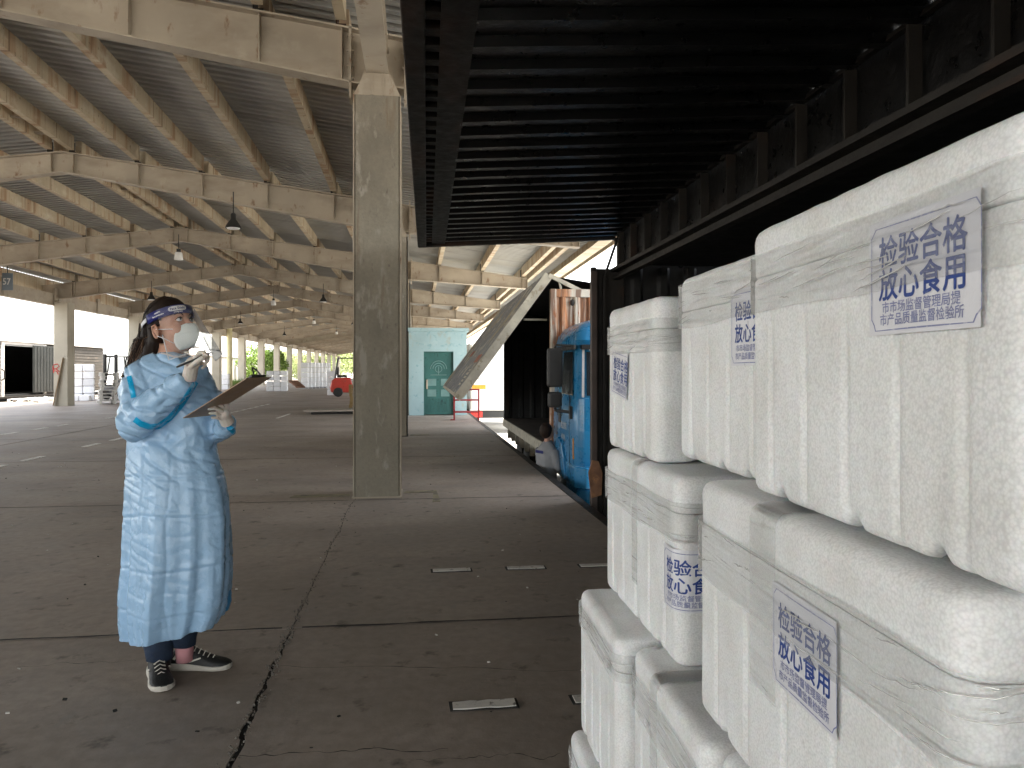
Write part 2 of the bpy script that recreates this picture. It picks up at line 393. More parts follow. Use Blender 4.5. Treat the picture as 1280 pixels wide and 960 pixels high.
# purlins, roof sheets, long beams, per bay
def bay(k):
    y0, y1, z0, z1 = FY(k), FY(k + 1), zo(k), zo(k + 1)
    def P(X, t, dz=0): return (X, y0 + (y1 - y0) * t, ztop(X) + z0 + (z1 - z0) * t + dz)
    out = []
    for X in PURL:
        b = MB()
        for (w1, za, zb) in ((.055, .30, .025),):
            vs = []
            for t in (.022, .978):
                for (sx, zz) in ((-1, zb), (1, zb), (1, za), (-1, za)):
                    q = P(X, t, zz); vs.append((sx * w1, q[1], q[2]))
            b.add(vs, [(3, 2, 1, 0), (4, 5, 6, 7), (0, 1, 5, 4), (1, 2, 6, 5), (2, 3, 7, 6), (3, 0, 4, 7)])
        # small transverse ribs on the flank, as cast
        for t in (.25, .5, .75):
            q = P(X, t, .16); b.box(-.059, .059, q[1] - .01, q[1] + .01, q[2] - .125, q[2] + .11)
        out.append(('purlin', b.mesh('purlin', m_purlin), X))
    # ladder bracing between the two ridge purlins
    b = MB()
    for i in range(1, 9):
        q = P(XR, i / 9, .1); b.box(-.15, .15, q[1] - .03, q[1] + .03, q[2] - .02, q[2] + .02)
    out.append(('ridge_ladder', b.mesh('ridge_ladder', m_rafter), XR))
    # corrugated sheets, one mesh per slope and third of a bay
    for (xa, xb) in ((XL - .8, XR - .05), (XR + .05, XE)):
        b = MB(); n = 38; pr = []
        for i in range(n):
            for (f, h) in ((0, 0), (.42, 0), (.50, .10), (.92, .10)):
                pr.append(((i + f) / n, h))
        pr.append((1, 0))
        vs = []
        for X in (xa, xb):
            for t, h in pr: q = P(X, t, h + .302); vs.append(q)
        m_ = len(pr)
        b.add(vs, [(i, i + 1, i + 1 + m_, i + m_) for i in range(m_ - 1)])
        me = b.mesh('roof_sheet', m_sheet)
        out.append(('roof_sheet', me, 0))
    for (nm_, X, wd, dz, hh) in (('ridge_cap', XR, .5, .41, .01), ('gutter', XE - .02, .03, -.16, .5), ('gutter_soffit', XE - .3, .28, -.2, .02), ('edge_beam', XT + .1, .12, -.0, .28), ('eaves_fascia', XL - .78, .03, -.4, .69)):
        b = MB(); vs = []
        for t in (0, 1):
            for (sx, zz) in ((-1, dz), (1, dz), (1, dz + hh), (-1, dz + hh)):
                q = P(X, t, zz); vs.append((X + sx * wd / 2, q[1], q[2]))
        b.add(vs, [(3, 2, 1, 0), (4, 5, 6, 7), (0, 1, 5, 4), (1, 2, 6, 5), (2, 3, 7, 6), (3, 0, 4, 7)])
        out.append((nm_, b.mesh(nm_, m_purlin), 0))
    # long beams: over the right columns (I section) and the left eaves beam
    b = MB()
    for (X, hw, za, zb) in ((XC, .115, 4.25, 4.27), (XC, .008, 4.27, 4.56), (XC, .115, 4.56, 4.58)):
        vs = []
        for t in (0, 1):
            o_ = z0 + (z1 - z0) * t
            for (sx, zz) in ((-1, za), (1, za), (1, zb), (-1, zb)): vs.append((X + sx * hw, y0 + (y1 - y0) * t, zz + o_))
        b.add(vs, [(3, 2, 1, 0), (4, 5, 6, 7), (0, 1, 5, 4), (1, 2, 6, 5), (2, 3, 7, 6), (3, 0, 4, 7)])
    out.append(('long_beam', b.mesh('long_beam', m_rafter), 0))
    b = MB()
    vs = []
    for t in (0, 1):
        o_ = z0 + (z1 - z0) * t
        for (sx, zz) in ((-.12, 3.9), (.12, 3.9), (.12, 4.34), (-.12, 4.34)): vs.append((XL - .38 + sx, y0 + (y1 - y0) * t, zz + o_))
    b.add(vs, [(3, 2, 1, 0), (4, 5, 6, 7), (0, 1, 5, 4), (1, 2, 6, 5), (2, 3, 7, 6), (3, 0, 4, 7)])
    for t in (.02, .5, .98):
        yy = y0 + (y1 - y0) * t; b.box(XL - .3, XL - .2, yy - .12, yy + .12, 3.86 + z0, 4.5 + z0)
    out.append(('eaves_beam', b.mesh('eaves_beam', m_rafter), 0))
    return out
cache = {}
for k in range(KMIN, KMAX):
    key = (zo(k), zo(k + 1))
    if key not in cache: cache[key] = (k, bay(k))
    k0, lst = cache[key]
    for nm, me, X in lst:
        o = put(nm, me, shed, (X if nm in ('purlin', 'ridge_ladder') else 0, 7.45 * (k - k0), 0))
        if nm == 'ridge_ladder': o['kind'] = 'stuff'
# diagonal brace rod over the near bay and hanging lamps
MB().tube([pt(322, -8, Y=9.6), pt(410, 48, Y=8.5)], .012, 6).build('brace_rod', m_rail, shed)
m_lampb = mat('lamp black', (.02, .02, .02), .5, .2, 5, 0)
m_lampw = mat('lamp white', (.75, .75, .73), .4, .1, 5, 0)
m_glow = mat('lamp glass', (.85, .87, .88), .3, .05, 5, 0)
def lamp(dark):
    t = thing('hanging_lamp', None, 'lamp')
    MB().tube([(0, 0, 0), (0, 0, .42)], .012, 6).build('rod', m_lampb, t)
    if dark:
        MB().lathe([(.03, 0), (.05, -.02), (.05, -.12), (.08, -.16), (.145, -.26), (.155, -.3), (.14, -.3), (.06, -.16)], n=20).build('lamp_shade', m_lampb, t, smooth=40)
        MB().lathe([(.01, -.27), (.13, -.285), (.12, -.31), (.01, -.315)], n=20).build('lamp_glass', m_glow, t, smooth=40)
    else:
        MB().box(-.05, .05, -.05, .05, -.1, .0).build('ballast', m_lampb, t, bev=.008)
        MB().lathe([(.09, -.1), (.1, -.12), (.12, -.3), (.115, -.32), (.01, -.325)], n=20).build('lamp_shade', m_lampw, t, smooth=40)
    return t
LW = ['nearest', 'second nearest', 'third nearest', 'fourth nearest', 'fifth nearest', 'sixth nearest', 'seventh nearest']
ld, lw_ = lamp(True), lamp(False)
fd = fw = True
for k in range(1, 9):
    if k % 2:
        for X, side in ((-3.55, 'right of the roof ridge'), (-9.95, 'left of the roof ridge')):
            if k == 1 and X < -9: continue
            loc = (X, FY(k) - .2, ztop(X) - dep(X) + zo(k) - .22)
            lab = f'black bell lamp {side} on the {["first","second","third","fourth","fifth"][k//2]} odd beam beyond the pillar' if False else f'black bell shaped lamp hanging {side}, {LW[k//2 if X>-9 else k//2-1]} of its row'
            o = ld if fd else dup(ld, loc)
            o.location = loc; o['label'] = lab; o['group'] = 'lamps hanging under the shed roof'; fd = False
    else:
        loc = (XR, FY(k) - .2, ztop(XR) - dep(XR) + zo(k) - .25)
        o = lw_ if fw else dup(lw_, loc)
        o.location = loc; o['label'] = f'white lamp hanging under the roof ridge, {LW[k//2-1]} of the white ones'; o['group'] = 'lamps hanging under the shed roof'; fw = False
# ================================================================ foam boxes
def eps_mat():
    m = bpy.data.materials.new('foam'); m.use_nodes = True; n = m.node_tree; L = n.links; b = n.nodes['Principled BSDF']
    tc = n.nodes.new('ShaderNodeTexCoord')
    v = n.nodes.new('ShaderNodeTexVoronoi'); v.inputs['Scale'].default_value = 300; L.new(tc.outputs['Object'], v.inputs['Vector'])
    nz = n.nodes.new('ShaderNodeTexNoise'); nz.inputs['Scale'].default_value = 9; nz.inputs['Detail'].default_value = 5; L.new(tc.outputs['Object'], nz.inputs['Vector'])
    n2 = n.nodes.new('ShaderNodeTexNoise'); n2.inputs['Scale'].default_value = 160; n2.inputs['Detail'].default_value = 2; L.new(tc.outputs['Object'], n2.inputs['Vector'])
    r = n.nodes.new('ShaderNodeValToRGB'); r.color_ramp.elements[0].color = (.90, .91, .915, 1); r.color_ramp.elements[1].color = (.76, .77, .775, 1)
    r.color_ramp.elements[0].position = .3; r.color_ramp.elements[1].position = .85
    L.new(v.outputs['Distance'], r.inputs[0])
    r2 = n.nodes.new('ShaderNodeValToRGB'); r2.color_ramp.elements[0].color = (.88, .87, .85, 1); r2.color_ramp.elements[0].position = .3; r2.color_ramp.elements[1].color = (1, 1, 1, 1); r2.color_ramp.elements[1].position = .6
    L.new(nz.outputs[0], r2.inputs[0])
    r3 = n.nodes.new('ShaderNodeValToRGB'); r3.color_ramp.elements[0].color = (.94, .94, .94, 1); r3.color_ramp.elements[0].position = .38; r3.color_ramp.elements[1].color = (1, 1, 1, 1); r3.color_ramp.elements[1].position = .62
    L.new(n2.outputs[0], r3.inputs[0])
    mx = n.nodes.new('ShaderNodeMix'); mx.data_type = 'RGBA'; mx.blend_type = 'MULTIPLY'; mx.inputs[0].default_value = 1; L.new(r.outputs[0], mx.inputs[6]); L.new(r2.outputs[0], mx.inputs[7])
    m2 = n.nodes.new('ShaderNodeMix'); m2.data_type = 'RGBA'; m2.blend_type = 'MULTIPLY'; m2.inputs[0].default_value = 1; L.new(mx.outputs[2], m2.inputs[6]); L.new(r3.outputs[0], m2.inputs[7])
    n4 = n.nodes.new('ShaderNodeTexNoise'); n4.inputs['Scale'].default_value = 26; n4.inputs['Detail'].default_value = 6; L.new(tc.outputs['Object'], n4.inputs['Vector'])
    r4 = n.nodes.new('ShaderNodeMapRange'); r4.inputs[1].default_value = .69; r4.inputs[2].default_value = .76; r4.inputs[3].default_value = 0; r4.inputs[4].default_value = .3; L.new(n4.outputs[0], r4.inputs[0])
    m4 = n.nodes.new('ShaderNodeMix'); m4.data_type = 'RGBA'; m4.inputs[7].default_value = (.36, .35, .33, 1); L.new(r4.outputs[0], m4.inputs[0]); L.new(m2.outputs[2], m4.inputs[6])
    L.new(m4.outputs[2], b.inputs['Base Color'])
    bp = n.nodes.new('ShaderNodeBump'); bp.inputs['Strength'].default_value = .42; bp.inputs['Distance'].default_value = .0007; bp.invert = True
    L.new(v.outputs['Distance'], bp.inputs['Height']); L.new(bp.outputs[0], b.inputs['Normal'])
    b.inputs['Roughness'].default_value = .5; b.inputs['Specular IOR Level'].default_value = .4
    b.inputs['Subsurface Weight'].default_value = .15; b.inputs['Subsurface Scale'].default_value = .01
    return m
m_foam = eps_mat()
def tape_mat():
    m = bpy.data.materials.new('clear tape'); m.use_nodes = True; n = m.node_tree; L = n.links; b = n.nodes['Principled BSDF']
    b.inputs['Base Color'].default_value = (.76, .76, .75, 1); b.inputs['Roughness'].default_value = .07; b.inputs['Specular IOR Level'].default_value = .8
    tc = n.nodes.new('ShaderNodeTexCoord'); mp = n.nodes.new('ShaderNodeMapping'); mp.inputs['Scale'].default_value = (1, 1, 13); L.new(tc.outputs['Object'], mp.inputs[0])
    nz = n.nodes.new('ShaderNodeTexNoise'); nz.inputs['Scale'].default_value = 4.5; nz.inputs['Detail'].default_value = 1.5; nz.inputs['Distortion'].default_value = .8; L.new(mp.outputs[0], nz.inputs[0])
    bp = n.nodes.new('ShaderNodeBump'); bp.inputs['Strength'].default_value = 1; bp.inputs['Distance'].default_value = .007; L.new(nz.outputs[0], bp.inputs['Height']); L.new(bp.outputs[0], b.inputs['Normal'])
    tr = n.nodes.new('ShaderNodeBsdfTransparent'); mx = n.nodes.new('ShaderNodeMixShader')
    fr = n.nodes.new('ShaderNodeFresnel'); fr.inputs[0].default_value = 1.6; L.new(bp.outputs[0], fr.inputs['Normal'])
    ad = n.nodes.new('ShaderNodeMath'); ad.operation = 'ADD'; ad.inputs[1].default_value = .10; ad.use_clamp = True; L.new(fr.outputs[0], ad.inputs[0])
    L.new(ad.outputs[0], mx.inputs[0]); L.new(tr.outputs[0], mx.inputs[1]); L.new(b.outputs[0], mx.inputs[2]); L.new(mx.outputs[0], n.nodes['Material Output'].inputs[0])
    return m
m_tape = tape_mat()
m_glint_crease = mat('tape glint crease', (.9, .9, .88), .12, .05, 10, 0, spec=1., coat=1., metal=.5)  # wrinkle ridges, whitened and half metallic so their colour carries the glints
def creases(box, W, L, s0, s1, zlo, zhi, seed, cnt):
    at, tot, _ = outline(W, L, .03); rg = random.Random(seed); b = MB()
    for i in range(cnt):
        s = rg.uniform(s0, s1) if rg.random() < .5 else rg.choice([s0, s1, (s0 + s1) / 2]) + rg.gauss(0, .05); s = min(max(s, s0), s1)
        z = rg.uniform(zlo + .01, zhi - .006); ln = rg.uniform(.015, .11); sl2 = rg.uniform(-.06, .2); pts = []
        r0 = rg.uniform(.0004, .0011); n = 9
        for k in range(n):
            t = k / (n - 1); z_ = z + sl2 * ln * (t - .5) + .0022 * noise.noise(Vector((t * 5, seed, i)))
            X, Y = at(s + ln * (t - .5), .0070); pts.append((X, Y, min(max(z_, zlo), zhi)))
        b.tube(pts, [r0 * (.15 + sin(pi * k / (n - 1))) for k in range(n)], 5)
    o = b.build('tape_glint_creases', m_glint_crease, box, smooth=True); o['kind'] = 'stuff'
m_paper = mat('label paper', (.71, .71, .75), .35, .05, 10, .2, 60)
m_ink = mat('blue ink', (.018, .055, .26), .5, .1, 60, 0, stains=[((.35, .38, .5), 130, .24, .12, S1)])
m_ink2 = mat('faded violet ink', (.22, .24, .42), .5, .1, 60, 0, stains=[((.5, .5, .6), 160, .42, .1, S1)])

def outline(W, L, r):
    """arc length mapping on a rounded rectangle: far end of the -X face -> -Y face -> +X face -> +Y face"""
    a, b = W / 2, L / 2; q = pi / 2 * r
    segs = [('l', L - 2 * r, (-a, b - r), (0, -1), (-1, 0)), ('c', q, (-a + r, -b + r), pi), ('l', W - 2 * r, (-a + r, -b), (1, 0), (0, -1)), ('c', q, (a - r, -b + r), 1.5 * pi),
            ('l', L - 2 * r, (a, -b + r), (0, 1), (1, 0)), ('c', q, (a - r, b - r), 0), ('l', W - 2 * r, (a - r, b), (-1, 0), (0, 1)), ('c', q, (-a + r, b - r), .5 * pi)]
    tot = sum(s[1] for s in segs)
    def at(s, off=0):
        s %= tot
        for g in segs:
            if s <= g[1] + 1e-9:
                if g[0] == 'l':
                    return (g[2][0] + g[3][0] * s + g[4][0] * off, g[2][1] + g[3][1] * s + g[4][1] * off)
                t = g[3] + s / r
                return (g[2][0] + cos(t) * (r + off), g[2][1] + sin(t) * (r + off))
            s -= g[1]
        return at(0, off)
    return at, tot, segs
def sstep(a, b, x):
    t = min(1, max(0, (x - a) / (b - a))); return t * t * (3 - 2 * t)
def grv(s, L, W, r):
    """groove strength and foot notch as a function of arc length"""
    q = pi / 2 * r; f = 0; nt_ = 0; base = 0
    for ln in (L, W, L, W):
        t = (s - base) / (ln - 2 * r)
        if 0 <= t <= 1:
            x = t * (ln - 2 * r)
            n_ = 5 if ln > .5 else 4
            for i in range(n_):
                c = (i + .5) / n_ * (ln - 2 * r)
                f = max(f, math.exp(-((x - c) / .0055) ** 2))
            for i in range(3):
                c = (i + .5) / 3 * (ln - 2 * r) + (.012 if i % 2 else -.01)
                nt_ = max(nt_, 1 - sstep(.004, .024, abs(x - c)))
            break
        base += ln - 2 * r + q
    return f, nt_
def foam_body(W, L, H, seed, lidh=.072):
    r = .03; at, tot, _ = outline(W, L, r); N = 420; b = MB(); rg = []
    hb = H - lidh - .0015
    zs = [(0, .022), (.002, .012), (.006, .005), (.014, .001), (.03, 0), (.08, 0), (.14, 0), (hb * .55, 0), (hb * .7, 0), (hb * .85, 0), (hb - .004, 0), (hb, .003)]
    for z, ins in zs:
        ring = []
        for i in range(N):
            s = tot * i / N; g, nt_ = grv(s, L, W, r)
            fade = 1 - sstep(hb * .5, hb * .92, z)
            o = -ins - .0046 * g * fade + .0007 * noise.noise(Vector((s * 7, z * 9, seed)))
            o -= .004 * nt_ * (1 - sstep(0, .06, z))
            x, y = at(s, o); zz = z + .012 * nt_ * (1 - sstep(.0, .03, z))
            ring.append((x, y, zz))
        rg.append(ring)
    b.rings(rg); return b
def foam_lid(W, L, H, seed, lidh=.072):
    r = .031; at, tot, _ = outline(W + .001, L + .001, r); N = 160; b = MB(); rg = []
    z0 = H - lidh
    zs = [(z0, .0035), (z0 + .0025, .0012), (z0 + .02, .001), (H - .022, 0), (H - .013, .002), (H - .006, .006), (H - .002, .012), (H, .021), (H + .0002, .029)]
    for z, ins in zs:
        rg.append([(*at(tot * i / N, -ins + .0007 * noise.noise(Vector((tot * i / N * 6, z * 7, seed + 3)))), z + (.0015 * noise.noise(Vector((i * .3, z * 20, seed))) if z > H - .02 else 0)) for i in range(N)])
    b.rings(rg); return b
def wrapmap(me, W, L, s0, z0, off, rot=0., cx=0., cy=0.):
    at, tot, _ = outline(W, L, .03)
    for v in me.vertices:
        x, y = v.co.x - cx, v.co.y - cy
        u = x * cos(rot) - y * sin(rot); k = x * sin(rot) + y * cos(rot)
        X, Y = at(s0 + u, off + v.co.z); v.co = (X, Y, z0 + k)
def text_me(body, size, x, y, mats, sx=1., bold=0.0, align='LEFT'):
    c = bpy.data.curves.new('txt', 'FONT'); c.body = body; c.size = size;  c.align_x = align; c.resolution_u = 3; c.space_character = 1.0
    o = bpy.data.objects.new('txt', c); COL.objects.link(o)
    bpy.context.view_layer.update()
    me = bpy.data.meshes.new_from_object(o.evaluated_get(bpy.context.evaluated_depsgraph_get())); bpy.data.objects.remove(o); bpy.data.curves.remove(c)
    for v in me.vertices: v.co.x = v.co.x * sx + x; v.co.y += y
    if bold:                                    # heavier strokes: slightly shifted copies, each a hair above the last
        vs = [v.co.copy() for v in me.vertices]; fs = [tuple(q_.vertices) for q_ in me.polygons]; b = MB()
        for k, (dx, dy) in enumerate(((-1, 0), (1, 0), (0, 1), (0, -1))): b.add([v + Vector((dx * bold, dy * bold, k * size * .002)) for v in vs], fs)
        me = bpy.data.meshes.new('txt'); me.from_pydata(b.v, [], b.f)
    me.materials.clear(); me.materials.append(mats); return me
def label(box, W, L, s0, z0, w_=.162, h_=.114, rot=0., style=0):
    """quality mark: s0,z0 = lower left corner of the paper on the box skin"""
    b = MB(); n = 24
    b.add([(w_ * i / n - .004, yy, 0) for yy in (-.004, h_ + .006) for i in range(n + 1)], [(i, i + 1, i + n + 2, i + n + 1) for i in range(n)])
    me = b.mesh('label', m_paper); me.transform(Matrix.Identity(4)); wrapmap(me, W, L, s0, z0, .0042, rot); lb = link('label', me, box)
    # border with notched corners
    k = .012; c_ = .0016
    P = [(k * .6, 0), (w_ - k, 0), (w_ - k * .7, .006), (w_ - k * .2, k * .9), (w_ - .002, k), (w_ - .002, h_ - k * .8), (w_ - k * .7, h_ - .001), (k * .7, h_ - .001), (0, h_ - k * .8), (0, k), (k * .4, k * .5)]
    P2 = []
    for i in range(len(P)):
        p, q = Vector(P[i]), Vector(P[(i + 1) % len(P)])
        m_ = max(1, int((q - p).length / .006))
        P2 += [p + (q - p) * j / m_ for j in range(m_)]
    cc = Vector((w_ / 2, h_ / 2)); b = MB(); n = len(P2)
    vs = [(p.x, p.y, .0003) for p in P2] + [(*(p + (cc - p) * (c_ / (cc - p).length)), .0003) for p in P2]
    b.add(vs, [(i, (i + 1) % n, (i + 1) % n + n, i + n) for i in range(n)])
    me = b.mesh('label_border', m_ink2); wrapmap(me, W, L, s0, z0, .0042, rot); link('label_border', me, lb)
    for tx, sz, x, y, mm, sx, bd in (('检验合格', .0335, .014, h_ * .625, m_ink, 1.02, .0007), ('放心食用', .0335, .014, h_ * .315, m_ink, 1.02, .0007),
                                     ('市市场监督管理局提', .0125, .02, h_ * .175, m_ink2, 1.08, .0002), ('市产品质量监督检验所', .0125, .016, h_ * .06, m_ink2, 1.04, .0002)):
        me = text_me(tx, sz, x, y, mm, sx, bd)
        for v in me.vertices: v.co.z += .0004
        wrapmap(me, W, L, s0, z0, .0042, rot); link('lettering', me, lb)
    return lb
def tape(box, W, L, s0, s1, zlo, zhi, seed, over=True, H=None):
    at, tot, _ = outline(W, L, .03); n = max(6, int((s1 - s0) / .005)); m_ = 14; b = MB(); vs = []
    for j in range(m_ + 1):
        for i in range(n + 1):
            s = s0 + (s1 - s0) * i / n; z = zlo + (zhi - zlo) * j / m_ + .005 * noise.noise(Vector((s * 5, j, seed)))
            off = .0062 + .0016 * max(0, .25 - abs(noise.noise(Vector((s * 9 + z * 25, z * 55 - s * 4, seed + 9))))) * 2
            X, Y = at(s, off); vs.append((X, Y, z))
    b.add(vs, [(j * (n + 1) + i, j * (n + 1) + i + 1, (j + 1) * (n + 1) + i + 1, (j + 1) * (n + 1) + i) for j in range(m_) for i in range(n)])
    b.build('tape', m_tape, box, smooth=True)
    creases(box, W, L, max(0, s0), min(s1, L - .02), zlo, zhi, seed * 7 + 1, 20)
def tape_up(box, W, L, H, s, wd, zlo, seed, inward=.45):
    """strip running up a side face and on over the lid"""
    at, tot, _ = outline(W, L, .03); vs = []; m_ = 4; path = [(zlo + (H - .02 - zlo) * i / 8, .0036) for i in range(9)] + [(H - .008, .001), (H - .001, -.006), (H + .0022, -.018)] + [(H + .0026, -.018 - (inward * W - .018) * i / 6) for i in range(1, 7)]
    for z, off in path:
        for i in range(m_ + 1):
            X, Y = at(s + wd * i / m_, off + .0006 * noise.noise(Vector((z * 40, i, seed)))); vs.append((X, Y, z))
    MB().add(vs, [(j * (m_ + 1) + i, j * (m_ + 1) + i + 1, (j + 1) * (m_ + 1) + i + 1, (j + 1) * (m_ + 1) + i) for j in range(len(path) - 1) for i in range(m_)]).build('tape', m_tape, box, smooth=True)
BG = 'white foam boxes stacked on the platform'
def foambox(xf, yfar, ynear, z, Wx, H, rz, labl, seed):
    """xf = X of the left face at mid length"""
    L = yfar - ynear
    t = thing('foam_box', labl, 'foam box', (xf + Wx / 2 * cos(rz), (yfar + ynear) / 2 + Wx / 2 * sin(rz), z), rz, BG)
    foam_body(Wx, L, H, seed).build('box_body', m_foam, t, smooth=50)
    foam_lid(Wx, L, H, seed).build('lid', m_foam, t, smooth=50)
    return t, Wx, L, H
def sy(L, ylocal): return L / 2 - .03 - ylocal + 0     # arc length of a point on the -X face from its local y
# row 4 (bottom)
a = foambox(.408, 2.01, 1.44, .002, .44, .372, R(-1), 'bottom white foam box at the far end, only its upper corner in view', 1); tape(a[0], a[1], a[2], 0, .6, .285, .345, 1)
foambox(.43, 1.42, .84, .002, .44, .372, R(-1), 'bottom white foam box nearer the camera, hidden below the third row', 2)
# row 3
a = foambox(.437, 2.01, 1.60, .375, .58, .375, R(-1), 'white foam box in the third row down, far end, with tape round its lid', 3); tape(a[0], a[1], a[2], -.1, .9, .285, .345, 3)
a = foambox(.452, 1.575, 1.13, .375, .58, .375, R(-2), 'third-row white foam box, second from the far end, with tape up its corner', 4)
tape(a[0], a[1], a[2], -.1, .6, .26, .335, 4); tape_up(a[0], a[1], a[2], a[3], .12, .05, .02, 4)
a = foambox(.448, 1.11, .60, .376, .58, .385, R(-2), 'third-row white foam box nearest the camera, mostly below the bottom edge of the view', 5)
# row 2
a = foambox(.512, 2.02, 1.43, .751, .46, .375, R(-.5), 'second-row white foam box with the blue mark wrapped round its near corner', 6); C2 = a
tape(a[0], a[1], a[2], -.2, .95, .245, .325, 6); tape_up(a[0], a[1], a[2], a[3], .245, .045, .09, 6)
label(a[0], a[1], a[2], .492, .115, .162, .112)
a = foambox(.462, 1.25, .565, .763, .55, .388, R(-3), 'near white foam box in the second row with a complete blue mark on its side', 7)
tape(a[0], a[1], a[2], -.2, 1.1, .235, .325, 7); tape_up(a[0], a[1], a[2], a[3], .21, .085, .14, 7)
label(a[0], a[1], a[2], .292, .178, .165, .118)
# row 1 (top)
a = foambox(.527, 2.045, 1.63, 1.128, .6, .374, R(0), 'far top white foam box with a crooked scuffed mark and a pen scribble', 8)
tape(a[0], a[1], a[2], -.2, .9, .25, .325, 8)
lb = label(a[0], a[1], a[2], .03, .155, .15, .105, R(-7))
a = foambox(.548, 1.555, 1.10, 1.153, .6, .376, R(-1.5), 'middle top white foam box whose blue mark is half hidden by the nearest box', 9)
tape(a[0], a[1], a[2], -.2, .9, .27, .36, 9); label(a[0], a[1], a[2], .275, .195, .15, .118)
a = foambox(.481, 1.085, .52, 1.157, .6, .386, R(-3.2), 'nearest top white foam box with a large blue framed mark under shiny tape', 10)
tape(a[0], a[1], a[2], -.25, 1.2, .262, .345, 10)
label(a[0], a[1], a[2], .316, .219, .170, .106)
# ================================================================ wing container over the platform
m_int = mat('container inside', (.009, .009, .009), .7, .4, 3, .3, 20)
m_rust = mat('rusty container paint', (.62, .56, .47), .7, .12, 2, .4, 30, stains=[((.50, .18, .05), 5.0, .5, .08, (1.6, 1, .1)), ((.16, .07, .035), 6, .48, .06, (1.6, 1, .08)), ((.35, .11, .035), 12, .4, .1, (1, 1, .3))])
m_ironrust = mat('rusted iron', (.2, .10, .055), .85, .4, 9, .6, 40, stains=[((.33, .16, .07), 7, .4, .1, S1)])
m_wingout = mat('weathered panel paint', (.24, .245, .25), .55, .15, 2, .2, 30, stains=[((.45, .36, .2), 2.6, .48, .2, (1, .5, .3)), ((.12, .13, .16), 2.2, .42, .15, (1, .5, .3)), ((.5, .46, .38), 5, .4, .1, (1, .4, .3))])
m_wingedge = mat('pale worn edge', (.48, .44, .35), .6, .2, 6, .3, 50, stains=[((.25, .2, .13), 8, .4, .1, S1)])
def corr(p0, du, dv, dn, lu, lv, per=.28, depth=.036, nv=1):
    """corrugated sheet: ribs run along dv, repeat along du"""
    p0, du, dv, dn = map(Vector, (p0, du, dv, dn)); n = max(1, round(lu / per)); pr = []
    for i in range(n):
        for f, h in ((0, 0), (.25, 0), (.38, 1), (.62, 1), (.75, 0)): pr.append(((i + f) / n, h))
    pr.append((1, 0)); m_ = len(pr)
    vs = [p0 + du * (t * lu) + dv * (lv * j / nv) + dn * (h * depth) for j in range(nv + 1) for t, h in pr]
    return vs, [(j * m_ + i, j * m_ + i + 1, (j + 1) * m_ + i + 1, (j + 1) * m_ + i) for j in range(nv) for i in range(m_ - 1)]
CY = R(-.9)
c1 = thing('wing_container', 'black wing container whose raised ribbed side panel hangs over the foam boxes', 'container', (2.04, 7.62, 0), CY)
YN = -11.5
# raised side panel: from hinge (0, z 2.72) out to x=-2.02, z 2.61
hz, oz, pw = 2.73, 2.615, 2.0
sl_ = (hz - oz) / pw
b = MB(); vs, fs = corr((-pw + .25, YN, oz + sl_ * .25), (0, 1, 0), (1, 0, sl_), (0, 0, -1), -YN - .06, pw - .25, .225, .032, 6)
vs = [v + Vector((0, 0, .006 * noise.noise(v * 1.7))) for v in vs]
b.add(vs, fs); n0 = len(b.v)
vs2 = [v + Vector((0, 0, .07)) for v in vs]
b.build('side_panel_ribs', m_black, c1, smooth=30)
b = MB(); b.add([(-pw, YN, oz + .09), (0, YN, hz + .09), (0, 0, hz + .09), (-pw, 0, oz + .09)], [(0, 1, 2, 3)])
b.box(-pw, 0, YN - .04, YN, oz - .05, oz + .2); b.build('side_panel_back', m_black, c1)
b = MB(); b.box(-pw - .01, -pw + .075, YN, 0, oz - .05, oz + .08); b.build('outer_rail', m_rail, c1, bev=.006)
b = MB(); b.box(-pw + .13, -pw + .26, YN, 0, oz - .02, oz + .0); b.box(-pw + .13, -pw + .14, YN, 0, oz, oz + .08); b.build('inner_rail', m_rail, c1)
b = MB()
k = 0
while k * .14 < -YN: b.box(-pw + .07, -pw + .135, -k * .14 - .06, -k * .14, oz - .015, oz + .02); k += 1
b.build('rail_spacers', m_rail, c1)['kind'] = 'stuff'
b = MB(); b.add([(-pw, -.055, oz - .055), (0, -.055, hz - .055), (0, 0, hz - .055), (-pw, 0, oz - .055), (-pw, -.055, oz + .1), (0, -.055, hz + .1), (0, 0, hz + .1), (-pw, 0, oz + .1)], [(3, 2, 1, 0), (4, 5, 6, 7), (0, 1, 5, 4), (1, 2, 6, 5), (2, 3, 7, 6), (3, 0, 4, 7)])
b.build('end_rail', m_rail, c1)
# hinge beam with upright stiffeners
b = MB(); b.box(.02, .035, YN, 0, 2.38, 2.72); b.build('hinge_web', m_black, c1)
b = MB(); b.box(-.045, .06, YN, 0, 2.345, 2.378); b.box(-.03, .0, YN, 0, 2.70, 2.72); b.box(-.02, .05, YN, 0, 2.27, 2.29); b.box(.03, .05, YN, 0, 2.292, 2.343); b.build('lower_flange', m_rail, c1)
st = MB().box(-.04, .019, -.008, .008, 2.38, 2.70).mesh('web_stiffener', m_rail)
for i in range(24): put('web_stiffener', st, c1, (0, -.3 - i * .455, 0))
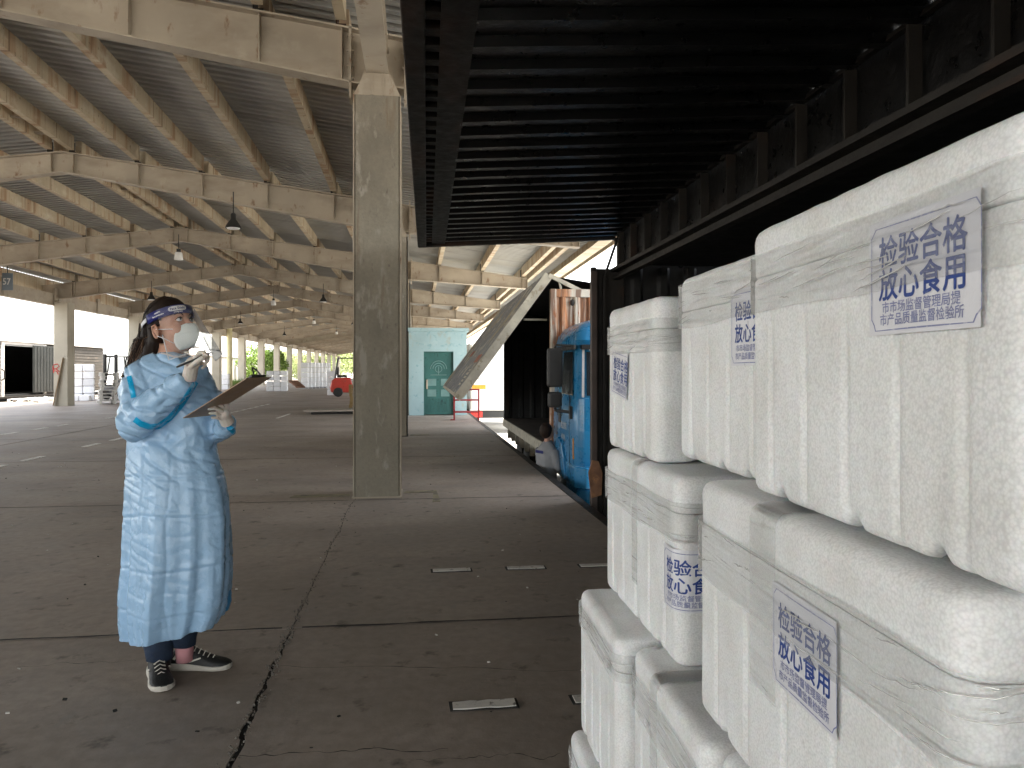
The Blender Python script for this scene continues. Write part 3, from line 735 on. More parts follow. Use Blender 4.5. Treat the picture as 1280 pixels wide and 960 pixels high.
# shell: floor, roof, far side, ends
W = 2.4
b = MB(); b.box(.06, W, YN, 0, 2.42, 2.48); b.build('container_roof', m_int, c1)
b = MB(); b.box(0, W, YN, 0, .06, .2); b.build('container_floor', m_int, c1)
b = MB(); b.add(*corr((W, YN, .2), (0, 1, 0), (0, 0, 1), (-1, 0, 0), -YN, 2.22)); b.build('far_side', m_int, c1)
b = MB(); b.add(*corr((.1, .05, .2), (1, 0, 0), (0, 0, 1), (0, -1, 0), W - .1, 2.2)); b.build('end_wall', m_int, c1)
b = MB(); b.box(.1, W, .06, .1, .1, 2.44); b.box(0, W, YN - .1, YN, .1, 2.44); b.build('end_plate', m_black, c1)
b = MB(); b.box(-.24, .1, .0, .03, -.35, 2.38); b.box(-.25, -.20, -.05, .035, -.35, 2.39); b.box(-.13, -.09, -.04, 0, -.3, 2.3); b.build('corner_post', m_rail, c1, bev=.006)
MB().box(W - .06, W + .06, -.08, .12, .05, 2.5).build('far_corner_post', m_rail, c1)
b = MB(); b.box(-.262, -.20, -.09, -.03, -.3, 2.34); b.build('gate_post', mat('brown rail', (.07, .05, .042), .5, .3, 5, .4, 40), c1, bev=.008)
b = MB(); b.prism([(-.27, .05), (-.17, .08), (-.16, .3), (-.2, .42), (-.26, .43), (-.3, .3)], 1, -.14, -.1); b.lathe([(.03, -.16), (.03, -.13)], (-.22, 0, .22), 10, 1); b.build('latch_plate', m_ironrust, c1)
b = MB(); b.tube([(0, -.1, 2.66), (-.11, -.02, 2.3)], .014, 6); b.lathe([(.03, -.12), (.03, -.08)], (0, 0, 2.66), 8, 1); b.build('prop_rod', m_rail, c1)
# trailer bed under it
b = MB(); b.box(.3, .5, YN, .2, -.35, .05); b.box(1.9, 2.1, YN, .2, -.35, .05)
for i in range(12): b.box(0, W, YN + .3 + i * .98, YN + .42 + i * .98, -.1, .055)
b.build('chassis', m_black, c1)['kind'] = 'stuff'
whl = MB().lathe([(.05, -.14), (.28, -.15), (.5, -.12), (.52, -.08), (.52, .08), (.5, .12), (.28, .15), (.05, .14)], n=28, axis=0).mesh('wheel', m_black, smooth=40)
for yy in (-2.2, -3.5, -9.5): put('wheel', whl, c1, (.35, yy, -.58)); put('wheel', whl, c1, (2.05, yy, -.58))

# ================================================================ second wing container, half open, beyond the lorry cab
c2 = thing('wing_container', 'open rusty container beyond the blue lorry cab with its side wing half lowered', 'container', (1.97, 11.0, 0), R(-.6))
LC = 6.4; W2 = 2.42; T2 = 2.53; F2 = .22
b = MB(); b.add(*corr((.09, -.02, F2), (1, 0, 0), (0, 0, 1), (0, -1, 0), W2 - .18, T2 - F2 - .12, .2, .04)); b.build('rusty_end_wall', m_rust, c2)
b = MB(); b.box(0, .09, -.06, .05, F2 - .12, T2); b.box(W2 - .09, W2, -.06, .05, F2 - .12, T2); b.box(.09, W2 - .09, -.062, .05, T2 - .12, T2 - .002); b.box(.09, W2 - .09, -.062, .05, F2 - .12, F2); b.build('end_frame', m_rust, c2, bev=.008)
b = MB()
for x in (.32, .78, 1.25): b.ell((x, -.075, T2 - .2), (.035, .02, .05), n=8, m=6)
b.build('vent_cover', m_rail, c2)
b = MB(); b.box(.0, W2, .06, LC, F2 - .02, F2 + .01); b.build('container_floor', mat('worn timber floor', (.06, .045, .035), .8, .4, 3, .5, 30), c2)
b = MB(); b.box(-.02, .06, .05, LC, F2 - .16, F2 - .0); b.build('bottom_rail', m_wingedge, c2, bev=.006)
b = MB()
for i in range(9): b.box(.06, .14, .3 + i * .72, .4 + i * .72, F2 - .42, F2 - .16)
b.box(.3, .5, -1, LC, -.3, F2 - .161); b.box(1.9, 2.1, -1, LC, -.3, F2 - .161); b.build('chassis', m_wingedge, c2)['kind'] = 'stuff'
b = MB(); b.add(*corr((W2, 0, F2), (0, 1, 0), (0, 0, 1), (-1, 0, 0), LC, T2 - F2)); b.build('far_side', m_int, c2)
b = MB(); b.add(*corr((0, LC, F2), (1, 0, 0), (0, 0, 1), (0, -1, 0), W2, T2 - F2)); b.build('far_end_wall', m_int, c2)
b = MB(); b.box(0, .1, LC - .1, LC + .02, F2 - .12, T2 + .02); b.build('far_corner_post', m_rail, c2)
b = MB(); b.box(W2 / 2, W2, .0, LC, T2, T2 + .06); b.box(.9, W2 / 2 + .01, .051, LC, T2 - .05, T2 + .0); b.build('container_roof', m_int, c2)
ap = Vector((-.02, 0, 2.73)); out = Vector((-1.33, 0, .965))
d_ = (out - ap); lw = d_.length; dn_ = d_.normalized(); nn = Vector((-dn_.z, 0, dn_.x)); nn = nn if nn.x < 0 else -nn
b = MB(); b.add(*corr(ap + nn * .02, (0, 1, 0), dn_, nn, LC, lw, .3, .04)); b.build('lowered_side_panel', m_wingout, c2)
b = MB(); b.add(*corr(ap - nn * .03, (0, 1, 0), dn_, -nn, LC, lw, .3, .02)); b.build('panel_lining', m_int, c2)
b = MB()
up_ = nn
for y_ in (-.02, LC): b.beam(ap + Vector((0, y_, 0)), out + Vector((0, y_, 0)), .08 if False else .07, .13, up=nn)
b.beam(out + Vector((0, -.02, 0)), out + Vector((0, LC, 0)), .1, .1, up=nn); b.build('panel_edge', m_wingedge, c2)
# printed bars on the panel: red block and pale lettering strokes
b = MB()
for (y0, y1, t0, t1) in ((.5, 1.3, .67, .74), (3.4, 4.2, .60, .66)):
    P_ = [ap + dn_ * (lw * t) + Vector((0, y, 0)) + nn * .064 for t, y in ((t0, y0), (t0, y1), (t1, y1), (t1, y0))]
    b.add(P_, [(0, 1, 2, 3)])
b.build('red_mark', mat('faded red paint', (.36, .13, .08), .7, .3, 4, .2, stains=[((.3, .27, .24), 6, .45, .1, S1)]), c2)
b = MB()
for i in range(5):
    t0 = .80 + i * .03; P_ = [ap + dn_ * (lw * t) + Vector((0, y, 0)) + nn * .064 for t, y in ((t0, .5), (t0, .95), (t0 + .018, .95), (t0 + .018, .5))]
    b.add(P_, [(0, 1, 2, 3)])
b.build('pale_mark', m_wingedge, c2)
rh = Vector((1.15, 0, 2.08 + .02)); rh = ap + Vector((dn_.z * -1, 0, dn_.x)) * 1.0 if False else Vector((.80, 0, 2.2 + .36))
b = MB(); e = Vector((1.1, 0, T2 + .03))
b.add([ap, ap + Vector((0, LC, 0)), e + Vector((0, LC, 0)), e], [(0, 1, 2, 3)]); b.build('wing_roof', m_int, c2)
b = MB(); b.prism([(ap.x, ap.z - .02), (W2, T2 + .02), (W2, T2 - .3), (.0, T2 - .3), (ap.x + dn_.x * .5, ap.z + dn_.z * .5)], 1, LC - .05, LC - .02); b.build('gap_closure', m_int, c2)  # dark closure added to cover the bright gap under the raised wing
b = MB(); b.box(2.15, 2.2, -.5, LC, -1.0, .0); b.box(.3, 2.1, LC - .1, LC, -1.0, 0); b.build('light_blocker', m_int, c2)  # dark sheets added under the trailer to block the bright ground behind
for y_ in (4.2, 5.4): put('wheel', whl, c2, (.35, y_, -.58)); put('wheel', whl, c2, (2.05, y_, -.58))
b = MB(); b.beam(ap + Vector((0, -.03, .0)), Vector((.52, -.03, T2 - .06)), .06, .06); b.beam(Vector((.16, -.03, T2)), Vector((.13, -.03, 2.66)), .03, .03); b.build('wing_gable', m_wingedge, c2)
b = MB()
for i in range(12):
    y_ = .5 + i * .5; b.beam(ap + Vector((0.02, y_, -.06)), ap + dn_ * (lw * .55) + Vector((.05, y_, 0)), .02, .03)
b.build('panel_ribs', m_rail, c2)['kind'] = 'stuff'
MB().beam((-.35, .3, 2.1), (.0, .3, 2.1), .03, .03).build('hinge_pin', m_wingedge, c2)

# ================================================================ blue lorry cab
m_blue = mat('blue lorry paint', (.018, .19, .40), .3, .08, 2, .03, 30, coat=.4, stains=[((.03, .16, .28), 3, .35, .3, S1)])
m_glass = mat('dark glass', (.02, .025, .03), .06, .1, 2, 0, spec=.8)
m_trim = mat('black trim', (.018, .018, .018), .45, .2, 4, .1)
m_chrome = mat('pale trim', (.6, .6, .6), .3, .1, 4, 0)
m_amber = mat('amber lens', (.75, .3, .03), .3, .2, 8, 0)
tr = thing('lorry_cab', 'bright blue lorry with a tall roof fairing parked in front of the rusty container', 'lorry', (1.98, 9.25, 0), R(-.6))
WC = 2.3
# body in section rings from the front corner back; local x 0..WC, y 0 (front)..1.7 (rear)
def cabring(z, yf, ins):
    r = .13; P = []
    for (cx, cy, a0) in ((ins + r, yf + r, pi), (WC - ins - r, yf + r, 1.5 * pi), (WC - ins - r, 1.72 - r, 0), (ins + r, 1.72 - r, .5 * pi)):
        for i in range(6): a = a0 + i / 5 * pi / 2; P.append((cx + r * cos(a), cy + r * sin(a), z))
    return P
b = MB(); b.rings([cabring(z, yf, i_) for z, yf, i_ in ((-.12, .05, .02), (.3, .0, 0), (.6, .0, 0), (.98, .03, .005), (1.0, .05, .012), (1.35, .12, .03), (1.68, .2, .06), (1.74, .26, .1), (1.78, .4, .2))])
b.build('cab_body', m_blue, tr, smooth=35)
b = MB(); rg = []
for z, yf, ins in ((1.66, .16, .05), (1.72, .14, .04), (1.82, .22, .07), (1.93, .42, .16), (2.0, .62, .3), (2.04, .85, .5), (2.05, 1.0, .7)): rg.append(cabring(z, yf, ins))
b.rings(rg).build('roof_fairing', m_blue, tr, smooth=35)
b = MB(); b.box(.0, .02, .1, 1.6, 1.60, 1.66); b.box(.1, WC - .1, .08, .2, 1.60, 1.66); b.build('sun_visor', m_trim, tr, bev=.01)
b = MB(); b.add([(-.004, .17, 1.02), (-.004, .95, 1.02), (.030, .95, 1.58), (.032, .34, 1.58)], [(0, 1, 2, 3)]); b.build('door_window', m_glass, tr)
b = MB(); b.add([(.15, .035, 1.02), (WC - .15, .035, 1.02), (WC - .17, .16, 1.57), (.17, .16, 1.57)], [(0, 1, 2, 3)]); b.build('windscreen', m_glass, tr)
b = MB(); b.beam((.10, .03, 1.0), (.13, .15, 1.6), .03, .02); b.box(.2, 2.1, .10, .13, 1.585, 1.63); b.build('screen_trim', m_chrome, tr)
b = MB(); b.box(-.012, .01, 1.0, 1.16, .62, .86); b.build('door_handle', m_trim, tr, bev=.01)
b = MB(); b.box(-.003, .004, .4, .408, -.05, 1.02); b.box(-.003, .004, 1.3, 1.308, .3, 1.6); b.box(-.003, .003, .41, 1.3, -.05, -.042); b.build('door_gap', m_trim, tr)
# mirrors on arms
b = MB(); b.box(-.30, -.10, .30, .42, 1.12, 1.62); b.build('mirror', m_trim, tr, bev=.03)
b = MB(); b.box(-.29, -.11, .30, .4, .86, 1.06); b.build('lower_mirror', m_trim, tr, bev=.03)
b = MB(); b.box(-.285, -.115, .421, .425, 1.15, 1.59); b.build('mirror_glass', mat('mirror glass', (.5, .52, .5), .05, .1, 2, 0, metal=1), tr)
b = MB(); b.tube([(-.2, .36, 1.62), (-.18, .36, 1.66), (.03, .3, 1.65)], .015, 6); b.tube([(-.2, .36, .86), (-.18, .36, .82), (.02, .25, .8)], .02, 6); b.box(-.03, .05, .2, .3, .72, .88); b.build('mirror_arm', m_trim, tr)
# front: grille recess, bumper, lamps
b = MB(); b.prism([(.28, .92), (2.0, .92), (1.9, .22), (.4, .22)], 1, -.012, .02); b.build('grille_recess', m_trim, tr)
for i in range(4): MB().box(.33 + i * .03, 1.95 - i * .03, -.035, -.005, .3 + .17 * (3 - i), .4 + .17 * (3 - i)).build('grille_bar', m_blue, tr, bev=.012)
b = MB(); b.rings([[(x, y, z) for x, y in ((-.0, .9), (-.02, .0), (.1, -.14), (2.2, -.14), (2.32, .0), (2.3, .9))] for z in (-.12, -.1, .12, .14)]); b.build('bumper', m_blue, tr, bev=.03)
b = MB(); b.rings([[(x, y, z) for x, y in ((.03, .8), (.02, .02), (.12, -.1), (2.18, -.1), (2.28, .02), (2.27, .8))] for z in (-.62, -.13)]); b.build('lower_bumper', m_blue, tr, bev=.03)
b = MB(); b.box(.16, .62, -.13, -.08, -.32, -.16); b.build('headlight', m_amber, tr, bev=.01)
b = MB(); b.box(1.68, 2.14, -.13, -.08, -.32, -.16); b.build('headlight', m_amber, tr, bev=.01)
b = MB(); b.box(-.006, .004, .12, .17, .22, .48); b.build('reflector', m_amber, tr)
b = MB(); b.prism([(.62, -.1), (.68, .18), (.85, .36), (1.1, .42), (1.4, .36), (1.6, .15), (1.68, -.1), (1.5, -.1), (1.42, .1), (1.1, .26), (.85, .15), (.78, -.1)], 0, -.03, .1); b.build('wheel_arch', m_blue, tr, bev=.01)
put('wheel', whl, tr, (.2, 1.12, -.58)); put('wheel', whl, tr, (2.1, 1.12, -.58))
for tx, sz, y, z in (('乘龙物流', .11, .98, .56), ('冷链运输', .075, .98, .42)):
    me = text_me(tx, sz, 0, 0, m_chrome, .9, .001); me.transform(Matrix(((0, 0, -1, -.004), (-1, 0, 0, y), (0, 1, 0, z), (0, 0, 0, 1)))); link('door_lettering', me, tr)
b = MB(); b.box(.3, .5, 1.5, 2.2, -.4, -.1); b.box(1.8, 2, 1.5, 2.2, -.4, -.1); b.build('frame_rail', m_trim, tr)
# ================================================================ small building and things at the end of the platform
m_bluewall = mat('pale blue plaster', (.33, .47, .50), .85, .1, 1.2, .4, 30, stains=[((.42, .55, .55), 2, .4, .2, S1), ((.35, .33, .25), 3, .28, .12, (1, 1, .5)), ((.22, .38, .42), 6, .35, .1, S1)])
m_green = mat('green door paint', (.035, .13, .12), .45, .2, 3, .2, 30, stains=[((.02, .06, .06), 6, .35, .1, S1)])
m_green2 = mat('rubbed green paint', (.14, .26, .25), .45, .2, 3, .2, 30)
hut = thing('platform_hut', 'pale blue plastered hut with a green metal door at the end of the platform', 'hut', (-.17, 22.75, 0))
b = MB(); HW, HH = 1.72, 2.5
b.box(0, .44, 0, .2, 0, HH); b.box(1.32, HW, 0, .2, 0, HH); b.box(.44, 1.32, 0, .2, 1.9, HH); b.box(0, .2, .2, 5, 0, HH); b.box(HW - .2, HW, .2, 5, 0, HH); b.box(.2, HW - .2, 4.8, 5, 0, HH)
b.build('wall', m_bluewall, hut)
MB().box(-.06, HW + .06, -.06, 5.06, HH, HH + .1).build('roof', m_bluewall, hut)
dr = MB().box(.47, 1.29, .09, .13, .02, 1.87).build('door', m_green, hut, bev=.004)
MB().box(.44, .47, .04, .16, 0, 1.9).box(1.29, 1.32, .04, .16, 0, 1.9).box(.471, 1.289, .04, .16, 1.87, 1.899).build('door_frame', m_green, hut)
b = MB()
for r_ in (.17, .24):
    pts = [(.88 + r_ * cos(a), .085, 1.38 + r_ * sin(a)) for a in [pi * i / 12 for i in range(13)]]
    b.tube(pts, .011, 6)
b.tube([(.88 - .24, .085, 1.2), (.88 + .24, .085, 1.2)], .011, 6); b.tube([(.88, .085, 1.2), (.88, .085, 1.45)], .011, 6); b.tube([(.88 + .1 * cos(a), .085, 1.38 + .1 * sin(a)) for a in [2 * pi * i / 14 for i in range(15)]], .009, 6)
b.build('arch_ornament', m_green2, dr)
pn = MB().box(-.13, .13, -.012, 0, -.13, .13).mesh('door_panel', m_green2)
for x in (.68, 1.08):
    for z, sc_ in ((.98, .8), (.66, .8)):
        o = put('door_panel', pn, dr, (x, .089, z)); o.scale = (1, 1, sc_)
for i in range(7): put('door_slat', MB().box(-.035, .035, -.012, 0, -.2, .2).mesh('door_slat', m_green), dr, (.6 + i * .093, .089, .3))
MB().box(.51, .56, .05, .09, .78, 1.06).build('door_handle', m_rafter, dr, bev=.01)
# red steel steps
m_red = mat('red painted steel', (.32, .02, .025), .45, .2, 4, .2, 30, stains=[((.12, .02, .02), 8, .35, .1, S1)])
t = thing('red_rack', 'low red steel rack with three shelves standing in front of the green door', 'rack', (1.05, 20.4, 0), R(-4))
for x in (0, .66):
    for y in (0, .35): MB().box(x - .02, x + .02, y - .02, y + .02, 0, .82).build('leg', m_red, t)
for z in (.2, .52, .8): MB().box(-.02, .68, -.02, .37, z, z + .035).build('shelf', m_red, t)
MB().box(-.1, .02, -.03, .0, 0, .03).build('foot', m_red, t)
# white lorry at the back
m_white = mat('white lorry paint', (.75, .75, .74), .4, .06, 2, .05)
t = thing('box_lorry', 'white box lorry with orange and red rear lights beyond the red rack', 'lorry', (2.08, 29, 0))
MB().box(0, 2.4, 0, 7, -.2, 2.38).build('cargo_box', m_white, t, bev=.03)
MB().box(1.18, 1.2, -.01, .0, -.15, 2.3).box(.04, .08, -.03, 0, -.15, 2.3).box(.04, 2.3, -.012, 0, 1.0, 1.03).build('door_bars', m_rafter, t)
MB().box(.1, .62, -.04, 0, .62, .78).build('amber_light', m_amber, t)
MB().box(0, 2.4, .1, .3, -.5, -.2).build('rear_bumper', m_trim, t)
MB().box(.05, .5, .05, .1, -.46, -.24).build('red_light', mat('red lens', (.7, .04, .03), .3, .1, 8, 0), t)
for y in (1.6, 5.5): put('wheel', whl, t, (.3, y, -.58)); put('wheel', whl, t, (2.1, y, -.58))

# ================================================================ goods wagon on the left
m_wag = mat('wagon slat paint', (.075, .067, .056), .7, .15, 1, .3, 20, stains=[((.16, .13, .1), 3, .4, .15, (1, .3, 1))])
m_wroof = mat('wagon roof', (.55, .52, .48), .6, .1, 1, .1)
wg = thing('goods_wagon', 'long beige goods wagon with an open sliding door standing beside the platform', 'wagon', (-17.7, 14, 0))
WY = 32.2                                   # the wagon's end, local y
zt = 2.6
b = MB()
for (y0, y1) in ((0, 21.4), (25.2, WY)):
    b.box(-.06, -.03, y0, y1, .2, zt)
b.build('side_wall', m_wag, wg)
sl = {}
for (y0, y1) in ((0, 21.4), (25.2, WY)):
    me = MB().box(-.03, .0, y0, y1, 0, .11).mesh('side_slat', m_wag)
    for i in range(15): put('side_slat', me, wg, (0, 0, .26 + i * .155))
b = MB(); b.box(-.03, .05, 21.3, 21.5, .2, zt); b.box(-.03, .05, 25.1, 25.3, .2, zt); b.box(-.03, .04, 21.5, 25.1, zt - .12, zt); b.box(0, .06, 0, WY, zt, zt + .05); b.build('door_frame', m_wroof, wg)
b = MB(); b.box(.07, .12, 23.9, 26.2, .3, zt - .1)
for i in range(8): b.box(.12, .15, 23.95 + i * .3, 24.05 + i * .3, .35, zt - .15)
b.build('sliding_door', mat('grey green door', (.022, .024, .022), .6, .2, 2, .2), wg)
MB().box(-.05, .2, 20, 27, .12, .2).build('door_sill', m_rail, wg)
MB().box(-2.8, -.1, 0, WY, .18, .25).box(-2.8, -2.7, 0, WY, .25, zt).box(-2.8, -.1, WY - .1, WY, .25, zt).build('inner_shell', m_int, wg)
b = MB(); b.rings([[(-1.4 + 1.5 * cos(a), y, zt + .02 + .62 * sin(a)) for a in [pi * i / 14 for i in range(15)]] for y in (0, WY)], closed=False, cap=False)
b.add([(-1.4 + 1.5 * cos(a), WY, zt + .02 + .62 * sin(a)) for a in [pi * i / 14 for i in range(15)]], [tuple(range(15))]); b.build('roof', m_wroof, wg, smooth=30)
MB().box(-2.7, -.2, 0, WY, -.2, .12).build('underframe', m_int, wg)
for y in (3, 5, 27, 29): put('wheel', whl, wg, (-.4, y, -.62)); put('wheel', whl, wg, (-2.3, y, -.62))
b = MB(); b.tube([(.09, 21.2, .9), (.2, 21.2, 1.0), (.2, 21.2, 1.3), (.09, 21.2, 1.4)], .03, 6); b.build('latch', m_rail, wg)
wg2 = thing('goods_wagon', 'far pale goods wagon beyond the white booth', 'wagon', (-17.7, 62, 0))
MB().box(-2.8, 0, 0, 30, .15, 2.6).build('side_wall', m_wroof, wg2); b = MB(); b.rings([[(-1.4 + 1.5 * cos(a), y, 2.62 + .55 * sin(a)) for a in [pi * i / 10 for i in range(11)]] for y in (0, 30)], closed=False, cap=False); b.build('roof', m_wroof, wg2, smooth=30)
for y in (3, 27): put('wheel', whl, wg2, (-.4, y, -.62)); put('wheel', whl, wg2, (-2.3, y, -.62))
# white booth with an air conditioner
m_pl = mat('white panel', (.7, .7, .68), .6, .06, 2, .1)
t = thing('white_booth', 'white cabin with a grey air conditioner above the pallet tower', 'cabin', (-16.7, 47.5, 0), R(10))
MB().box(0, 2.4, 0, 2.2, 0, 2.75).build('cabin_wall', m_pl, t, bev=.02)
MB().box(1.0, 1.8, -.35, 0, 1.75, 2.4).build('air_conditioner', mat('grey grille', (.22, .2, .18), .6, .2, 5, .2), t, bev=.02)
MB().box(-.2, 3.6, -.5, 2.4, 2.75, 2.82).build('cabin_roof', m_pl, t)

# plank leaning on the left column, red paint scrawl, number sign
p0 = pt(66.5, 507, Y=FY(3) - .42); p1 = pt(79, 447, Y=FY(3) - .31)
tag(MB().beam(p0, p1, .14, .03).build('plank', mat('weathered wood', (.22, .15, .085), .8, .2, 4, .4, 40, stretch=(1, 1, .2))), 'brown wooden plank leaning on the left column with red paint', 'plank')
b = MB(); Yf = FY(3) - .304
for st in (((67, 456), (72, 455), (74, 458), (70, 461), (66, 461)), ((70, 461), (75, 465)), ((66.5, 463), (71, 464), (73, 468)), ((66.5, 457), (67, 466))):
    b.tube([pt(x, y, Y=Yf) for x, y in st], .02, 5)
b.build('red_scrawl', mat('red spray paint', (.5, .06, .05), .7, .2, 8, 0), shed)
c = pt(9.5, 352, Y=26.6)
t = thing('number_sign', 'small blue grey sign with the number 57 hanging at the left eave', 'sign', tuple(c), 0)
MB().box(-.16, .16, -.02, .02, -.28, .28).build('plate', mat('sign paint', (.16, .2, .24), .6, .1, 4, .1), t)
me = text_me('57', .3, -.14, -.1, m_pl, .8, .004); me.transform(Matrix.Translation((0, -.024, 0)) @ Matrix.Rotation(R(90), 4, 'X')); link('number', me, t)
MB().box(-.01, .01, -.01, .01, .281, .5).build('bracket', m_rail, t)

# ================================================================ pallets, box stacks, forklifts in the hall
m_wood = mat('pale pallet wood', (.68, .66, .62), .8, .12, 5, .3, 40, objvar=.15); m_woody = mat('yellow pallet wood', (.45, .30, .13), .8, .15, 5, .3, 40, objvar=.2)
def pallet(name, labl, loc, rz, mm, group, w_=1.1, d_=1.0):
    t = thing(name, labl, 'pallet', loc, rz, group)
    for i in range(6): MB().box(-w_ / 2, w_ / 2, -d_ / 2 + i * d_ / 6 + .01, -d_ / 2 + (i + 1) * d_ / 6 - .01, .115, .137).build('deck_board', mm, t)
    for x in (-w_ / 2, -.05, w_ / 2 - .1):
        MB().box(x, x + .1, -d_ / 2, d_ / 2, 0, .02).build('bottom_board', mm, t)
        for y in (-d_ / 2, -.05, d_ / 2 - .1): MB().box(x, x + .1, y, y + .1, .021, .114).build('block', mm, t)
    return t
ORD = ['bottom', 'second from the bottom', 'third from the bottom', 'fourth from the bottom', 'fifth from the bottom', 'sixth from the bottom', 'seventh from the bottom', 'eighth from the bottom', 'top']
first = None
pc = pt(136, 505, Z=0)
for i in range(9):
    loc = (pc.x + .012 * i + random.uniform(-.03, .03), pc.y + .5 + random.uniform(-.03, .03), .1385 * i)
    lab = f'white pallet, {ORD[i]} of the tall pallet tower beside the woman'
    if i == 0: first = pallet('pallet', lab, loc, R(26), m_wood, 'white pallets in a tower')
    else: dup(first, loc, R(26 + random.uniform(-2, 2)), lab)
for k, (x, y, rz, lab) in enumerate(((-16.35, 34.6, 4, 'white pallet lying below the open wagon door, left one'), (-16.3, 35.85, 2, 'white pallet lying below the open wagon door, right one'))):
    o = dup(first, (x, y, 0), R(90 + rz), lab); o['group'] = 'pallets below the wagon door'
# cloth scraps by the wagon
b = MB()
for i in range(9): M = Matrix.Translation((-16 + rr.uniform(-.5, .5), 33.6 + i * .35, .05)) @ Euler((rr.random(), rr.random(), rr.random() * 3)).to_matrix().to_4x4(); b.box(-.12, .12, -.1, .1, -.03, .04, M)
o = b.build('packing_scraps', m_pl); o['kind'] = 'stuff'; o['label'] = 'white packing scraps lying below the wagon'; o['category'] = 'scraps'
m_bx = mat('far foam box', (.84, .85, .88), .6, .05, 6, .3, 50, objvar=.35)
bxm = {}
def far_boxes(cx, cy, rz, nx, ny, nz, sx, sy_, sz, where, skip=()):
    key = (sx, sy_, sz)
    if key not in bxm: bxm[key] = MB().box(-sx / 2 + .014, sx / 2 - .014, -sy_ / 2 + .01, sy_ / 2 - .01, 0, sz - .022).mesh('foam_box', m_bx)
    M = Matrix.Translation((cx, cy, .002)) @ Matrix.Rotation(rz, 4, 'Z')
    for k in range(nz):
        for i in range(nx):
            for j in range(ny):
                if (i, j, k) in skip: continue
                if ny > 1 and j > 0 and i < nx - 1 and k < nz - 1: continue
                o = link('foam_box', bxm[key]); o.matrix_world = M @ Matrix.Translation(((i - (nx - 1) / 2) * sx, (j - (ny - 1) / 2) * sy_, k * sz))
                bv = o.modifiers.new('bevel', 'BEVEL'); bv.width = .02; bv.segments = 1
                hz_ = ORD[k] if k < nz - 1 else 'top'
                ps = ('left' if i == 0 else ('right' if i == nx - 1 else ('middle' if nx == 3 else f'number {i+1} from the left'))) + (' front' if j == 0 else ' rear') if nx > 1 else ('front' if j == 0 else 'rear')
                tag(o, f'{ps} foam box, {hz_} layer, {where}', 'foam box', 'white foam boxes ' + where)
q = pt(93, 501, Z=0); far_boxes(q.x + .15, q.y + .55, R(20), 2, 2, 5, .45, .6, .325, 'in stack by scrawled column')
q = pt(99, 501, Z=0); far_boxes(q.x + .1, q.y - .2, R(14), 2, 1, 1, .42, .4, .26, 'on the floor by scrawled column')
q = pt(345, 489, Z=0); far_boxes(q.x, q.y + .5, R(6), 3, 2, 4, .43, .6, .33, 'in stack right of clipboard')
q = pt(276, 487, Z=0); far_boxes(q.x, q.y + .5, R(6), 2, 2, 3, .45, .6, .37, 'in grey-white stack beside clipboard hand')
q = pt(414, 494, Z=0); far_boxes(q.x, q.y + .5, R(4), 1, 2, 4, .5, .6, .33, 'behind the red forklift')
# tall white roll cages far back
t0 = None; m_cage = mat('cage steel', (.3, .3, .3), .5, .1, 5, 0)
for i in range(7):
    q = pt(381 + i * 4.6, 486 - i * .2, Z=0); ln = ['leftmost', 'second from the left', 'third from the left', 'middle', 'third from the right', 'second from the right', 'rightmost'][i]
    lab = f'tall white stacked crate column near the far columns, {ln} of seven'
    if t0 is None:
        t0 = thing('crate_column', lab, 'crates', tuple(q), 0, 'tall crate columns far back')
        for k in range(5): MB().box(-.24, .24, -.25, .25, .12 + k * .36, .12 + k * .36 + .34).build('crate', m_bx, t0)
        MB().box(-.27, .27, -.28, .28, 0, .1).build('base', m_cage, t0)
    else: dup(t0, tuple(q), 0, lab)
# steel dock plate on the floor, yellow crates
q = pt(410, 518, Z=0)
t = thing('dock_plate', 'low brown steel dock plate lying on the floor left of the pillar', 'dock plate', (q.x + .2, q.y + .55, 0), R(-2))
MB().prism([(-.8, .07), (-.92, .10), (-.92, .12), (1.2, .15), (1.2, .10)], 1, -.55, .55).build('plate', mat('brown steel plate', (.36, .31, .26), .6, .2, 3, .3), t)
MB().box(-.7, 1.1, -.47, .47, .0, .069).build('frame', m_rail, t)
q = pt(443, 511, Z=0); f2 = None
for i in range(6):
    lab = f'yellow wooden pallet, {ORD[i] if i < 5 else "top"} in the low pile behind the pillar'
    loc = (q.x + random.uniform(-.02, .02) + .25, q.y + .5, i * .1385)
    if f2 is None: f2 = pallet('pallet', lab, loc, R(3), m_woody, 'yellow pallets behind the pillar', .9, .9)
    else: dup(f2, loc, R(3 + random.uniform(-3, 3)), lab)
t = tag(MB().beam(pt(366, 476, Y=44), pt(376, 484, Y=43), .5, .08).build('handcart_board', mat('brown board', (.25, .13, .08), .7, .2, 4, .2)), 'brown board tilted on the floor by the white stacks', 'board')

